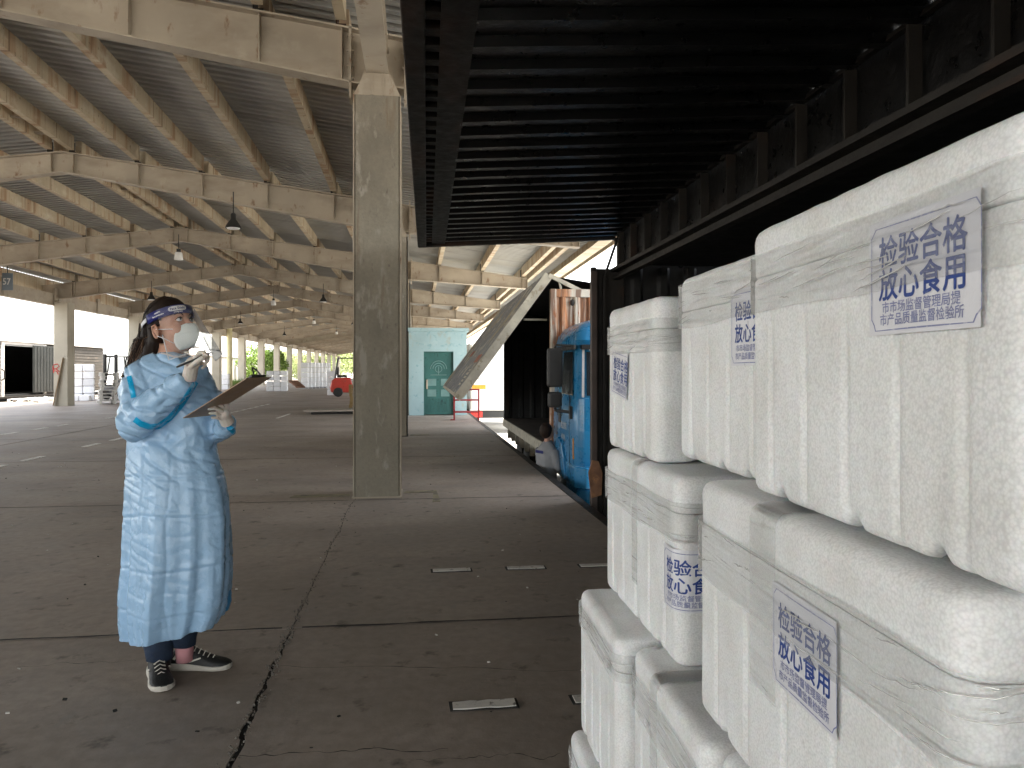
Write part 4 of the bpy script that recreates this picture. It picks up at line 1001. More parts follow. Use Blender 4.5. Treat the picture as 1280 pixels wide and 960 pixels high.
def forklift(loc, rz, body, labl):
    t = thing('forklift', labl, 'forklift', loc, rz)
    b = MB(); b.prism([(-1.05, .22), (-1.1, .45), (-1.02, .8), (-.85, .95), (-.1, .98), (.0, .6), (.5, .55), (.62, .7), (.62, .25), (.4, .2)], 1, -.5, .5); b.build('body', body, t, bev=.05, seg=3)
    b = MB(); b.box(-.75, -.25, -.25, .25, .98, 1.1); b.box(-.78, -.66, -.25, .25, 1.1, 1.5); b.build('seat', m_trim, t, bev=.03)
    b = MB()
    for y in (-.45, .45): b.tube([(-.85, y, .95), (-.7, y, 1.95)], .03, 6); b.tube([(.5, y, .65), (.2, y, 1.98)], .03, 6)
    for x in (-.7, -.4, -.1, .2): b.box(x - .02, x + .02, -.47, .47, 1.95, 1.99)
    for y in (-.45, .45): b.box(-.72, .25, y - .025, y + .025, 1.94, 1.985)
    b.build('overhead_guard', m_trim, t)
    b = MB(); b.tube([(.45, 0, .7), (.15, 0, 1.2)], .025, 6); b.tube([(.15 + .05 * sin(a), .16 * cos(a), 1.2 + .13 * sin(a)) for a in [2 * pi * i / 12 for i in range(13)]], .015, 6); b.build('steering_wheel', m_trim, t)
    b = MB()
    for y in (-.3, .3): b.box(.66, .78, y - .05, y + .05, .08, 2.1)
    for z in (.3, 1.1, 1.95): b.box(.68, .76, -.3, .3, z, z + .08)
    b.box(.79, .85, -.42, .42, .15, .6); b.build('mast', m_trim, t)
    for y in (-.25, .25): MB().box(.86, 1.75, y - .06, y + .06, .1, .14).build('fork', m_trim, t)
    w1 = MB().lathe([(.03, -.09), (.12, -.1), (.2, -.1), (.235, -.07), (.235, .07), (.2, .1), (.12, .1), (.03, .09)], n=24, axis=1).mesh('wheel', m_trim, smooth=40)
    for x in (-.72, .42):
        for y in (-.46, .46): put('wheel', w1, t, (x, y, .235))
    return t
q = pt(435, 496, Z=0)
forklift((q.x + .15, q.y + .6, 0), R(8), mat('forklift red', (.62, .05, .03), .35, .1, 3, .1, stains=[((.35, .08, .06), 5, .3, .1, S1)]), 'red forklift parked left of the near pillar')
q = pt(122, 501, Z=0)
forklift((q.x + .2, q.y + 2.2, 0), R(150), mat('forklift grey', (.12, .12, .12), .5, .2, 3, .1), 'dark grey forklift half hidden by the white pallet tower')

# ================================================================ trees beyond the left columns
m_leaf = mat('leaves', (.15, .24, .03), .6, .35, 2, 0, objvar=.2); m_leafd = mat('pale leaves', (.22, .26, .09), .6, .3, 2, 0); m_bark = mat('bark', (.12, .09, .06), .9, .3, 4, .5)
def tree(x, y, h, r, mm, labl, seed, n=7500):
    rg = random.Random(seed); t = thing('tree', labl, 'tree', (x, y, -1.1), 0, 'trees beyond the left columns')
    b = MB(); b.tube([(0, 0, 0), (.08, .05, h * .3), (-.05, 0, h * .6), (0, .05, h * .85)], [h * .03, h * .024, h * .015, h * .005], 8)
    bl = []
    for i in range(11):
        a = rg.random() * 6.28; z = h * rg.uniform(.32, .9); e = Vector((cos(a) * r * rg.uniform(.4, .85), sin(a) * r * rg.uniform(.4, .85), z + h * .06)); bl.append((e, r * rg.uniform(.28, .5)))
        b.tube([(0, 0, z * .8), e * .6 + Vector((0, 0, z * .3)), e], [h * .01, h * .006, h * .002], 5)
    bl.append((Vector((0, 0, h * .9)), r * .4)); b.build('trunk', m_bark, t)
    b = MB()
    for i in range(n):
        c, cr = rg.choice(bl); v = Vector((rg.gauss(0, 1), rg.gauss(0, 1), rg.gauss(0, .8))).normalized() * cr * rg.uniform(.55, 1.08)
        s_ = r * rg.uniform(.028, .06); M = Matrix.Translation(c + v) @ Euler((rg.random() * 6, rg.random() * 6, rg.random() * 6)).to_matrix().to_4x4()
        b.add([M @ Vector(p) for p in ((-s_, 0, 0), (0, -s_ * .5, 0), (s_, 0, 0), (0, s_ * .5, s_ * .2))], [(0, 1, 2, 3)])
    b.build('crown', mm, t)
def txy(px, Y): p = pt(px, 463, Y=Y); return p.x, p.y
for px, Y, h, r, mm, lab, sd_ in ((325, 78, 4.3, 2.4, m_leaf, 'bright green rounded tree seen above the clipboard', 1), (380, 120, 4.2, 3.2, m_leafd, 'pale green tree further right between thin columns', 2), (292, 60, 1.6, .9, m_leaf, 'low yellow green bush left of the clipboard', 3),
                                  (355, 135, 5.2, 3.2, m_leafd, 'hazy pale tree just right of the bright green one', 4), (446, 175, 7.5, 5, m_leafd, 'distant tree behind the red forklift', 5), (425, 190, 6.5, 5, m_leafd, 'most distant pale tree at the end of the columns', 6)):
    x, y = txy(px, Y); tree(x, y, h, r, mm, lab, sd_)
q = pt(287, 480, Y=56); 
t = thing('utility_pole', 'pale yellow concrete post outside between the left columns', 'post', (q.x, q.y, -1.1))
MB().lathe([(.22, 0), (.2, 2), (.18, 9)], n=14).build('pole', mat('yellow post', (.5, .45, .26), .8, .1, 2, .2), t, smooth=40)
MB().box(-.6, .6, -.05, .05, 8.2, 8.3).build('crossarm', m_rafter, t)
# ================================================================ people
from mathutils.bvhtree import BVHTree
D0 = 3.32
ORG = pt(225, 845, Z=0); ORG.z = 0
WR = Matrix.Translation(ORG) @ Matrix.Rotation(-YAW, 4, 'Z'); WRI = WR.inverted()
def Q(px, py, dy=0.):
    """point of the figure in its own frame: x right, y away from the viewer, z up"""
    return WRI @ pt(px, py, d=D0 + dy)
def fuse(b, name, vox, mats, parent, smooth_it=3, disp=None, wsm=0.5):
    me = b.mesh('tmp', mats); o = bpy.data.objects.new('tmp', me); COL.objects.link(o)
    r = o.modifiers.new('r', 'REMESH'); r.mode = 'VOXEL'; r.voxel_size = vox; r.use_smooth_shade = True
    s = o.modifiers.new('s', 'SMOOTH'); s.iterations = smooth_it; s.factor = wsm
    bpy.context.view_layer.update()
    m2 = bpy.data.meshes.new_from_object(o.evaluated_get(bpy.context.evaluated_depsgraph_get())); bpy.data.objects.remove(o)
    m2.name = name
    if disp:
        nn_ = [v.normal.copy() for v in m2.vertices]
        for v, n_ in zip(m2.vertices, nn_): v.co += n_ * disp(v.co, n_)
    m2.polygons.foreach_set('use_smooth', [True] * len(m2.polygons)); m2.update()
    return link(name, m2, parent)
m_gown = mat('gown plastic', (.33, .52, .74), .25, .07, 3, .28, 40, stains=[((.44, .6, .78), 3.2, .4, .2, (1, 1, .5))], spec=.5, bdist=.008, randoff=False, sss=0)
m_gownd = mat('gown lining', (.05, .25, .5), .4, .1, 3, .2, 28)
m_stripe = mat('bright blue tape', (.0, .36, .68), .3, .05, 8, .2, 30)
m_skin = mat('skin', (.50, .27, .185), .45, .08, 12, .1, 200, sss=.15, bdist=.001, stains=[((.55, .25, .18), 14, .35, .2, S1)])
m_hair = mat('dark brown hair', (.018, .011, .008), .6, .4, 6, .3, 90, stretch=(1, 1, .2), stains=[((.06, .034, .02), 8, .42, .2, (1, 1, .2))], spec=.2)
m_hairlit = mat('backlit hair strands', (.14, .075, .04), .45, .3, 6, .1, 90)  # paler brown paints the backlit edge into the dark hair
m_glove = mat('latex glove', (.62, .57, .51), .45, .06, 20, .35, 90, sss=.15, bdist=.002)
m_mask = mat('white mask', (.68, .72, .70), .85, .04, 20, .15, 300, bdist=.001)
m_band = mat('navy band', (.015, .02, .16), .5, .08, 8, .1)
m_whitep = mat('white print', (.75, .75, .78), .5, .04, 8, 0)
m_jean = mat('dark jeans', (.014, .027, .055), .85, .3, 20, .5, 200, stains=[((.05, .09, .17), 18, .35, .2, S1)])
m_shoe = mat('black shoe', (.018, .018, .018), .6, .3, 20, .4, 160); m_sole = mat('pale sole', (.55, .52, .46), .7, .1, 12, .3)
m_sock = mat('pink sock', (.55, .26, .28), .85, .1, 20, .3)
m_board = mat('brown clipboard', (.34, .235, .155), .5, .12, 6, .1, 60)
m_dmetal = mat('dark metal', (.03, .03, .03), .35, .2, 6, 0)

wm = thing('person', 'woman in a light blue gown, face shield and white mask looking up with pen raised', 'person', tuple(ORG), -YAW)
# ---- gown
def hw(s_px): return s_px * D0 / F
# rows: photo y, centre x, half width px, depth ratio
rows = [(441, 214, 20, .95), (446, 214, 29, .85), (452, 213, 40, .72), (460, 213, 48, .66), (475, 216, 52, .64), (495, 218, 54.5, .64), (520, 217, 54, .66), (545, 214.5, 53.5, .68), (560, 215.5, 53.5, .70), (585, 219.5, 57, .72), (610, 222, 61, .74), (650, 224, 63.5, .76), (700, 223.5, 64.5, .78), (740, 221, 65, .8), (765, 219, 62.5, .8), (784, 216, 57, .8)]
BY = R(-38)                                     # the body is turned to the right of the viewer
def interp(y):
    for i in range(len(rows) - 1):
        if rows[i][0] <= y <= rows[i + 1][0]:
            t = (y - rows[i][0]) / (rows[i + 1][0] - rows[i][0]); return [rows[i][k] + (rows[i + 1][k] - rows[i][k]) * t for k in (1, 2, 3)]
    return list(rows[-1][1:])
def gring(py, inset=0., up=0.):
    cx, w_, dr_ = interp(min(py, 784)); c = Q(cx, py, 0); ring = []; a_ = hw(w_)
    for i in range(72):
        t = 2 * pi * i / 72
        bl = max(0, (py - 540) / 250)
        fold = bl * (.018 * sin(5 * t + 1.0 + py * .004) + .010 * sin(11 * t + py * .01) + .006 * sin(19 * t + 2))
        x = (a_ - inset + fold) * cos(t); y = (a_ * dr_ - inset + fold) * sin(t)
        hem = 0
        if py > 740: hem = (py - 740) / 44 * (.035 * cos(t - .25) - .012 + .004 * sin(7 * t))
        ring.append(Vector((c.x + x, c.y + y, c.z + up + hem)))
    return ring
b = MB()
ys_ = [441 + (784 - 441) * i / 60 for i in range(61)]
b.rings([gring(y) for y in ys_] + [gring(784, .017, .002), gring(784, .03, .12)])
# sleeves
SH1, EL1, WR1 = Q(178, 470, -.03), Q(170, 530, -.13), Q(235, 474, -.235)
SH2, EL2, WR2 = Q(250, 474, .05), Q(279, 541, .02), Q(284, 527, -.07)
def lerp(a, c, t): return a + (c - a) * t
b.tube([Q(196, 458, 0), SH1, lerp(SH1, EL1, .5), EL1 + Vector((0, .02, .03)), EL1, lerp(EL1, WR1, .25), lerp(EL1, WR1, .6), WR1], [.055, .078, .084, .082, .08, .078, .064, .047], 20)
b.tube([Q(235, 462, 0), SH2, lerp(SH2, EL2, .5), EL2, lerp(EL2, WR2, .5), WR2], [.05, .062, .06, .058, .055, .046], 18)
def gdisp(p, n_):
    q = p * 1.0
    r1 = 1 - abs(noise.noise(Vector((q.x * 7 + q.z * 3, q.y * 7, q.z * 3.2)))) * 2
    r2 = 1 - abs(noise.noise(Vector((q.x * 15 - q.z * 7, q.y * 15, q.z * 9 + 4)))) * 2
    lower = min(1, max(0, (1.12 - q.z) / .3))
    arm = 1 - lower
    r3 = 1 - abs(noise.noise(Vector((q.x * 9 + q.z * 14, q.y * 9 - q.z * 6, q.z * 12 + 8)))) * 2
    d = .008 * (r1 - .5) * (.38 + 1.1 * arm) + .0045 * (r2 - .5) * (.28 + 1.2 * arm) - .010 * max(0, r3 - .55) * (.5 + 1.6 * arm)
    r4 = 1 - abs(noise.noise(Vector((q.x * 34 + q.z * 18, q.y * 34, q.z * 26 - q.x * 12)))) * 2
    d += .0008 * max(0, r4 - .6) * 2.5
    # packaging creases: level lines and two plumb lines
    for zc, am in ((.88, 1.), (.72, .9), (.50, 1.), (.31, 1.), (1.02, .5)):
        zz = q.z - zc - .02 * noise.noise(Vector((q.x * 4, q.y * 4, zc * 9)))
        d -= .0028 * am * math.exp(-(zz / .006) ** 2) * lower
        d += .002 * am * math.exp(-((zz - .014) / .010) ** 2) * lower
    for xc in (.02, -.10):
        xx = q.x - xc - .012 * noise.noise(Vector((q.z * 4, xc, 0)))
        d -= .003 * math.exp(-(xx / .006) ** 2) * lower
    return d
gown = fuse(b, 'gown', .0052, m_gown, wm, 2, gdisp)
# ---- ray helpers to lay strips on the cloth
bv = BVHTree.FromObject(gown, bpy.context.evaluated_depsgraph_get())
def hit(px, py, bvh=None, off=.0048):
    o = WRI @ Vector((0, 0, EYE)); d_ = (Q(px, py) - o).normalized(); r = (bvh or bv).ray_cast(o, d_)
    if r[0] is None: return None
    return r[0] - d_ * off
def ribbon(name, path, wpx, mats, dense=1.2):
    P = []
    for i in range(len(path) - 1):
        a, c = Vector(path[i]), Vector(path[i + 1]); n = max(1, int((c - a).length / dense))
        P += [a + (c - a) * j / n for j in range(n)]
    P.append(Vector(path[-1])); cols = 9; vs = []; ok = []
    for i, p in enumerate(P):
        d_ = (P[min(i + 1, len(P) - 1)] - P[max(i - 1, 0)]).normalized(); nrm = Vector((-d_.y, d_.x))
        for j in range(cols):
            q = p + nrm * wpx * (j / (cols - 1) - .5); h = hit(q.x, q.y); vs.append(h or Vector((0, 0, 0))); ok.append(h is not None)
    fs = []
    for i in range(len(P) - 1):
        for j in range(cols - 1):
            f = (i * cols + j, i * cols + j + 1, (i + 1) * cols + j + 1, (i + 1) * cols + j)
            if all(ok[k] for k in f) and max((vs[f[0]] - vs[f[2]]).length, (vs[f[1]] - vs[f[3]]).length) < .05: fs.append(f)
    if fs: return MB().add(vs, fs).build(name, mats, gown, smooth=True)
ribbon('sleeve_stripe', [(168, 524), (176, 530), (188, 534), (198, 533), (212, 523), (226, 507), (236, 492), (245, 477)], 7.2, m_stripe)
ribbon('shoulder_stripe', [(161, 470), (164, 482), (167, 497)], 6.5, m_stripe)
ribbon('cuff_stripe', [(284, 529), (287, 535), (293, 540)], 7, m_stripe)
ribbon('neck_binding', [(189, 441), (197, 440.5), (206, 442), (216, 445.5), (226, 446.5), (236, 443.5)], 2.4, m_whitep, 2)
# darker lining flaps at the back of the hem
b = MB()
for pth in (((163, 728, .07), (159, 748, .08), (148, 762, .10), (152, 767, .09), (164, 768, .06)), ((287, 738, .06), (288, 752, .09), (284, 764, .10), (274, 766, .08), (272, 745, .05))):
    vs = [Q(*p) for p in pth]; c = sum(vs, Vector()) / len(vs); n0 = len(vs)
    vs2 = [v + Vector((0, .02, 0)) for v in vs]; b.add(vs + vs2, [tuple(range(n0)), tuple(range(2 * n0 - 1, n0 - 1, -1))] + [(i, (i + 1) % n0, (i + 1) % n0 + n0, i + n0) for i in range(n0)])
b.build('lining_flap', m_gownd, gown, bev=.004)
# ---- head
AZ, PIT = R(66), R(16)
HO = Vector((-.032, 0, 1.505))
fw_ = Vector((sin(AZ) * cos(PIT), -cos(AZ) * cos(PIT), sin(PIT))); lf = Vector((cos(AZ), sin(AZ), 0)); uh = lf.cross(fw_) * -1
if uh.z < 0: uh = -uh
HM = Matrix((( *(fw_.x, lf.x, uh.x), HO.x), (*(fw_.y, lf.y, uh.y), HO.y), (*(fw_.z, lf.z, uh.z), HO.z), (0, 0, 0, 1)))   # head frame: x forward, y her left, z up
def H(f, s_, u): return HM @ Vector((f, s_, u))
b = MB()
b.ell((-.012, 0, .048), (.096, .074, .088), n=24, m=16); b.ell((.028, 0, -.012), (.068, .060, .085), n=20, m=14); b.ell((.05, 0, -.072), (.042, .038, .032))
b.ell((.062, .033, -.012), (.033, .028, .032)); b.ell((.062, -.033, -.012), (.033, .028, .032)); b.ell((.075, 0, .052), (.024, .045, .016))
b.tube([(.088, 0, .036), (.102, 0, .015), (.113, 0, -.006), (.108, 0, -.014)], [.009, .010, .013, .012], 10)
b.ell((.092, 0, -.042), (.016, .026, .016))
b.xf(HM); nk0 = H(-.02, 0, -.05); b.tube([nk0, lerp(nk0, Q(213, 446, .01), .6), Q(212, 452, .015)], [.056, .052, .062], 18)
head = fuse(b, 'head', .004, m_skin, wm, 4, lambda p, n_: 0)
for v in head.data.vertices:            # eye sockets
    q = HM.inverted() @ v.co
    for s_ in (1, -1):
        r_ = math.hypot((q.y - s_ * .031) / .019, (q.z - .028) / .011)
        if q.x > .03 and r_ < 1.3: v.co -= fw_ * (.0075 * math.exp(-r_ * r_ * 1.6))
for s_ in (1, -1):
    b = MB(); b.ell((.0835, s_ * .031, .0275), (.0105, .0135, .0075), n=14, m=8); b.xf(HM); e = b.build('eye', m_whitep, head, smooth=True)
    b = MB(); b.ell((.0915, s_ * .031 - .001, .029), (.004, .0055, .0055), n=12, m=6); b.xf(HM); b.build('iris', m_dmetal, head, smooth=True)
    b = MB(); b.tube([(.082, s_ * .018, .028), (.0925, s_ * .025, .0345), (.0935, s_ * .031, .0362), (.089, s_ * .040, .0335), (.078, s_ * .048, .027)], [.0012, .002, .0023, .002, .001], 6); b.xf(HM); b.build('eyelid', m_hair, head, smooth=True)
    b = MB(); b.tube([(.093, s_ * .014, .046), (.097, s_ * .026, .0525), (.090, s_ * .040, .0535), (.078, s_ * .051, .048)], [.002, .0032, .0026, .001], 6); b.xf(HM); b.build('eyebrow', m_hair, head, smooth=True)
    b = MB(); b.ell((-.016, s_ * .077, .0), (.019, .007, .031), n=14, m=10); b.ell((-.012, s_ * .074, .004), (.014, .012, .02)); b.xf(HM)
    ear = fuse(b, 'ear', .0025, m_skin, head, 2)
    b = MB(); b.tube([(.006, s_ * .082, -.012), (.008, s_ * .085, .008), (-.002, s_ * .087, .026), (-.018, s_ * .087, .024), (-.022, s_ * .085, .004), (-.012, s_ * .083, -.022)], [.003, .0035, .004, .004, .003, .004], 8); b.xf(HM); b.build('ear_rim', m_skin, head, smooth=True)
# ---- hair: cap, curtain down the back, loose strands
def capp(t, a, k=1.):      # t polar from top, a azimuth around (0 = forward)
    return Vector((-.018 + .112 * k * sin(t) * cos(a), .084 * k * sin(t) * sin(a), .05 + .112 * k * cos(t)))
b = MB(); n, m_ = 48, 26; vs = []; fs = []
for i in range(m_ + 1):
    for j in range(n):
        p = capp(pi * .80 * i / m_ + .01, 2 * pi * j / n); p += p.normalized() * (.003 * noise.noise(p * 40)); vs.append(p)
for i in range(m_):
    for j in range(n):
        f = (i * n + j, i * n + (j + 1) % n, (i + 1) * n + (j + 1) % n, (i + 1) * n + j); c = sum((vs[k] for k in f), Vector()) / 4
        lim = .098 - max(0, abs(c.y) - .035) * .8           # hair line over the forehead, down past the temple
        if c.x > .012 and c.z < lim and not (c.x < .03 and c.z > .045): continue
        if c.x > -.03 and c.z < .02: continue
        fs.append(f)
b.add(vs, fs); b.xf(HM); hc = b.build('hair', m_hair, wm, smooth=True); so = hc.modifiers.new('solid', 'SOLIDIFY'); so.thickness = .012; so.offset = -1
spine = [H(-.075, 0, .06), H(-.085, -.01, .0), Q(188, 424, .05), Q(180, 446, .06), Q(170, 467, .06), Q(161, 486, .06)]
spr = [.066, .066, .058, .05, .038, .018]
b = MB()
b.tube(spine, spr, 16); b.ell(H(-.055, -.035, -.01), (.035, .035, .05), n=14, m=10); b.tube([H(-.045, -.06, .03), H(-.05, -.06, -.03), Q(190, 436, -.02), Q(178, 450, .0)], [.025, .03, .03, .02], 10)
fuse(b, 'hair_mass', .006, m_hair, hc, 2, lambda p, n_: .006 * noise.noise(Vector((p.x * 26 + p.z * 9, p.y * 26, p.z * 7))) + .0035 * noise.noise(Vector((p.x * 70 + p.z * 20, p.y * 70, p.z * 12))))
rh_ = random.Random(11)
for nm, mm, cnt, rad in (('hair_strands', m_hair, 150, .0016), ('backlit_strands', m_hairlit, 75, .0012)):
    b = MB()
    for i in range(cnt):
        a = rh_.uniform(0, 2 * pi); rr_ = rh_.uniform(.85, 1.12); ph = rh_.random() * 6; am = rh_.uniform(.003, .010) * (1.5 if mm is m_hairlit else 1)
        k0 = rh_.choice([0, 1, 1, 2]); pts = []
        for k in range(k0, len(spine)):
            for t in (0, .5):
                if k + 1 >= len(spine) and t: continue
                c = lerp(spine[k], spine[min(k + 1, len(spine) - 1)], t); r_ = (spr[k] + (spr[min(k + 1, len(spine) - 1)] - spr[k]) * t) * rr_
                w_ = sin(ph + (k + t) * 2.6) * am * (k + t) * .6
                pts.append(c + Vector((cos(a) * r_ + w_, sin(a) * r_, w_ * .6)))
        pts.append(spine[-1] + Vector((rh_.uniform(-.03, .012), rh_.uniform(-.02, .02), rh_.uniform(-.045, .0))))
        b.tube(pts, [rad] * (len(pts) - 1) + [rad * .3], 4, cap=False)
    if mm is m_hair:
        for i in range(90):                      # strands combed back over the cap
            a = rh_.uniform(.45, 1.0) * rh_.choice([-1, 1]); pts = []
            for k in range(8):
                t = .15 + k * .16; aa = a + (math.copysign(pi * .85, a) - a) * (k / 7) ** .8
                pts.append(HM @ capp(.35 + .9 * sin(k / 7 * pi * .5) * rh_.uniform(.9, 1.1), aa, 1.02))
            b.tube(pts, .0013, 4, cap=False)
    o = b.build(nm, mm, hc, smooth=True); o['kind'] = 'stuff'
# ---- mask
b = MB(); vs = []; nu, nv = 20, 14
prof = [(.0, .001, .122, .108, .020), (.12, -.002, .133, .096, .034), (.3, -.016, .143, .080, .050), (.5, -.036, .149, .064, .057), (.7, -.058, .143, .054, .057), (.88, -.080, .124, .052, .048), (1., -.096, .098, .056, .034)]
def mp_(t):
    for i in range(len(prof) - 1):
        if t <= prof[i + 1][0] + 1e-9:
            k = (t - prof[i][0]) / (prof[i + 1][0] - prof[i][0]); return [prof[i][j] + (prof[i + 1][j] - prof[i][j]) * k for j in (1, 2, 3, 4)]
for i in range(nv + 1):
    u_, fc, fs_, hwid = mp_(i / nv)
    for j in range(nu + 1):
        s_ = j / nu * 2 - 1; k = 1 - abs(s_) ** 1.12; vs.append(Vector((fs_ + (fc - fs_) * k, hwid * s_, u_ - .012 * abs(s_) * (i / nv - .3))))
b.add(vs, [(i * (nu + 1) + j, i * (nu + 1) + j + 1, (i + 1) * (nu + 1) + j + 1, (i + 1) * (nu + 1) + j) for i in range(nv) for j in range(nu)])
b.xf(HM); mk_ = b.build('mask', m_mask, wm, smooth=True); so = mk_.modifiers.new('solid', 'SOLIDIFY'); so.thickness = .003
b = MB(); b.tube([HM @ Vector((mp_(t)[1] + .0008, 0, mp_(t)[0])) for t in [.02 + i * .049 for i in range(20)]], .0013, 5); b.build('mask_seam', m_mask, mk_, smooth=True)
b = MB(); b.tube([HM @ (vs[(nv // 2) * (nu + 1) + j] + Vector((.0008, 0, 0))) for j in range(nu + 1)], .0011, 5); b.build('mask_seam', m_mask, mk_, smooth=True)
for s_ in (1, -1):
    for (f0, u0, u1) in ((.068, -.012, .008), (.052, -.07, -.022)):
        b = MB(); b.tube([H(f0, s_ * .058, u0), H(.03, s_ * .074, (u0 + u1) / 2), H(-.004, s_ * .083, u1)], .0018, 6); b.build('mask_strap', m_whitep, mk_, smooth=True)
# ---- face shield: foam band, elastic, clear visor
def bandp(a, u_, off=0.): # a: 0 forward .. +-pi back
    k = (1 + cos(a)) / 2
    return Vector((-.012 + (.110 + off) * cos(a), (.087 + off) * sin(a), .046 + .026 * k + u_))
def strip(a0, a1, u0, u1, off, n=28, rows_=1):
    vs = []
    for j in range(rows_ + 1):
        for i in range(n + 1): vs.append(HM @ bandp(a0 + (a1 - a0) * i / n, u0 + (u1 - u0) * j / rows_, off))
    return vs, [(j * (n + 1) + i, j * (n + 1) + i + 1, (j + 1) * (n + 1) + i + 1, (j + 1) * (n + 1) + i) for j in range(rows_) for i in range(n)]
AB = 1.75
b = MB(); b.add(*strip(-AB, AB, -.017, .02, .008)); sh = b.build('headband', m_band, wm, smooth=True); so = sh.modifiers.new('solid', 'SOLIDIFY'); so.thickness = .012; so.offset = -1
b = MB(); b.add(*strip(AB, 2 * pi - AB, -.008, .008, .012)); o = b.build('elastic', m_whitep, sh, smooth=True); o.modifiers.new('solid', 'SOLIDIFY').thickness = .002
# print on the band: a white pill with blue letters and two small lines
b = MB(); vs = []; a0 = -.42; aw = .38
for i in range(29):
    x_ = -1 + i / 14; hh_ = .0105 * (max(0, 1 - abs(x_) ** 6)) ** .5
    vs += [HM @ bandp(a0 + aw * x_, .004 - hh_, .0105), HM @ bandp(a0 + aw * x_, .004 + hh_, .0105)]
b.add(vs, [(2 * i, 2 * i + 1, 2 * i + 3, 2 * i + 2) for i in range(28)]); b.build('band_label', m_whitep, sh)
def bandtext(tx, sz, acen, u0, mm, off):
    me = text_me(tx, sz, 0, 0, mm, 1., .0004, 'CENTER')
    for v in me.vertices: v.co = HM @ bandp(acen + v.co.x / .115, u0 + v.co.y, off)
    link('band_lettering', me, sh)
bandtext('Face Shield', .0155, -.42, -.001, m_band, .0112); bandtext('anti-fog safety', .0075, -.42, -.0135, m_whitep, .0105)
bandtext('SAFETY', .0085, -1.2, .004, m_whitep, .0105); bandtext('face protection', .0085, -1.2, -.008, m_whitep, .0105)
def clearmat(name, fac):
    m = bpy.data.materials.new(name); m.use_nodes = True; n = m.node_tree; L = n.links; p = n.nodes['Principled BSDF']; p.inputs['Roughness'].default_value = .06; p.inputs['Base Color'].default_value = (.8, .82, .85, 1)
    tr_ = n.nodes.new('ShaderNodeBsdfTransparent'); mx = n.nodes.new('ShaderNodeMixShader'); fr = n.nodes.new('ShaderNodeFresnel'); fr.inputs[0].default_value = 1.35
    ad = n.nodes.new('ShaderNodeMath'); ad.operation = 'MULTIPLY_ADD'; ad.inputs[1].default_value = .6; ad.inputs[2].default_value = fac; ad.use_clamp = True
    L.new(fr.outputs[0], ad.inputs[0]); L.new(ad.outputs[0], mx.inputs[0]); L.new(tr_.outputs[0], mx.inputs[1]); L.new(p.outputs[0], mx.inputs[2]); L.new(mx.outputs[0], n.nodes['Material Output'].inputs[0]); return m
m_clear = clearmat('clear visor', .08); m_rim = clearmat('visor rim', .65)
def visp(a, t):
    p = bandp(a, 0, .014 + .02 * t); k = max(0, cos(a)); p.x += (.075 * t) * (.35 + .65 * k); p.z = p.z + .018 - t * .235; p.y *= 1 + .12 * t; return p
b = MB(); n, m_ = 36, 12; AV = 1.22; vs = [HM @ visp(-AV + 2 * AV * i / n, j / m_) for j in range(m_ + 1) for i in range(n + 1)]
b.add(vs, [(j * (n + 1) + i, j * (n + 1) + i + 1, (j + 1) * (n + 1) + i + 1, (j + 1) * (n + 1) + i) for j in range(m_) for i in range(n)]); b.build('visor', m_clear, sh, smooth=True)
b = MB(); edge = [HM @ visp(-AV, j / 12) for j in range(6, 12)] + [HM @ visp(-AV + 2 * AV * i / n, 1) for i in range(n + 1)] + [HM @ visp(AV, j / 12) for j in range(11, 5, -1)]
b.tube(edge, .0024, 5); b.build('visor_rim', m_rim, sh, smooth=True)
# ---- gloved hands: palm, four fingers, thumb fused into one surface each
def hand(name, wrist, palm, fingers, thumb, rp=(.040, .018, .045), pm=None):
    b = MB(); b.tube([wrist, lerp(wrist, palm, .5), palm], [.029, .028, .026], 12); b.ell(palm, rp, pm, n=16, m=10)
    for pts, r0 in fingers: b.tube(pts, [r0, r0 * .98, r0 * .9, r0 * .78][:len(pts)], 10); b.ell(pts[-1], (r0 * .8,) * 3, n=10, m=6)
    b.tube(thumb, [.0115, .0105, .0095][:len(thumb)], 10); b.ell(thumb[-1], (.0095,) * 3, n=10, m=6)
    return fuse(b, name, .0026, m_glove, wm, 3, lambda p, n_: .0008 * noise.noise(p * 120))
def fpath(px): return [Q(*p) for p in px]
# raised right hand with the pen
ax = (Q(243, 452, -.27) - Q(237, 470, -.24)).normalized()
pm = Matrix((( ax.z, 0, ax.x), (0, 1, 0), (-ax.x, 0, ax.z)))
hand('right_glove', Q(236, 474, -.235), Q(240, 456, -.255),
     [(fpath([(243, 448, -.285), (250, 440.5, -.305), (256, 441, -.315), (259, 444, -.315)]), .0092), (fpath([(245, 449, -.265), (253, 442.5, -.275), (260, 444.5, -.285), (260, 449, -.29)]), .0092),
      (fpath([(246, 452, -.245), (255, 447.5, -.25), (260, 451, -.262), (256, 455, -.27)]), .0088), (fpath([(246, 457, -.23), (253, 453.5, -.235), (257, 457, -.245), (253, 460, -.25)]), .008)],
     fpath([(238, 459, -.29), (246, 452, -.315), (254, 447, -.318)]), (.032, .020, .040), pm)
pen = thing('pen', 'dark pen with a silver tip held in the raised gloved hand', 'pen', tuple(WR @ Q(221, 459, -.285)), 0)
pa, pb = WR @ Q(221, 459, -.285), WR @ Q(271, 437.5, -.325); dv = pb - pa; o0 = Vector(pa)
MB().tube([Vector((0, 0, 0)), dv * .82], .0042, 8).build('barrel', m_dmetal, pen, smooth=40); MB().tube([dv * .82, dv * .96, dv], [.004, .0022, .0008], 8).build('tip', m_chrome, pen, smooth=40)
MB().tube([dv * .03 + Vector((0, 0, .007)), dv * .25 + Vector((0, 0, .0065))], .0014, 6).build('clip', m_chrome, pen)
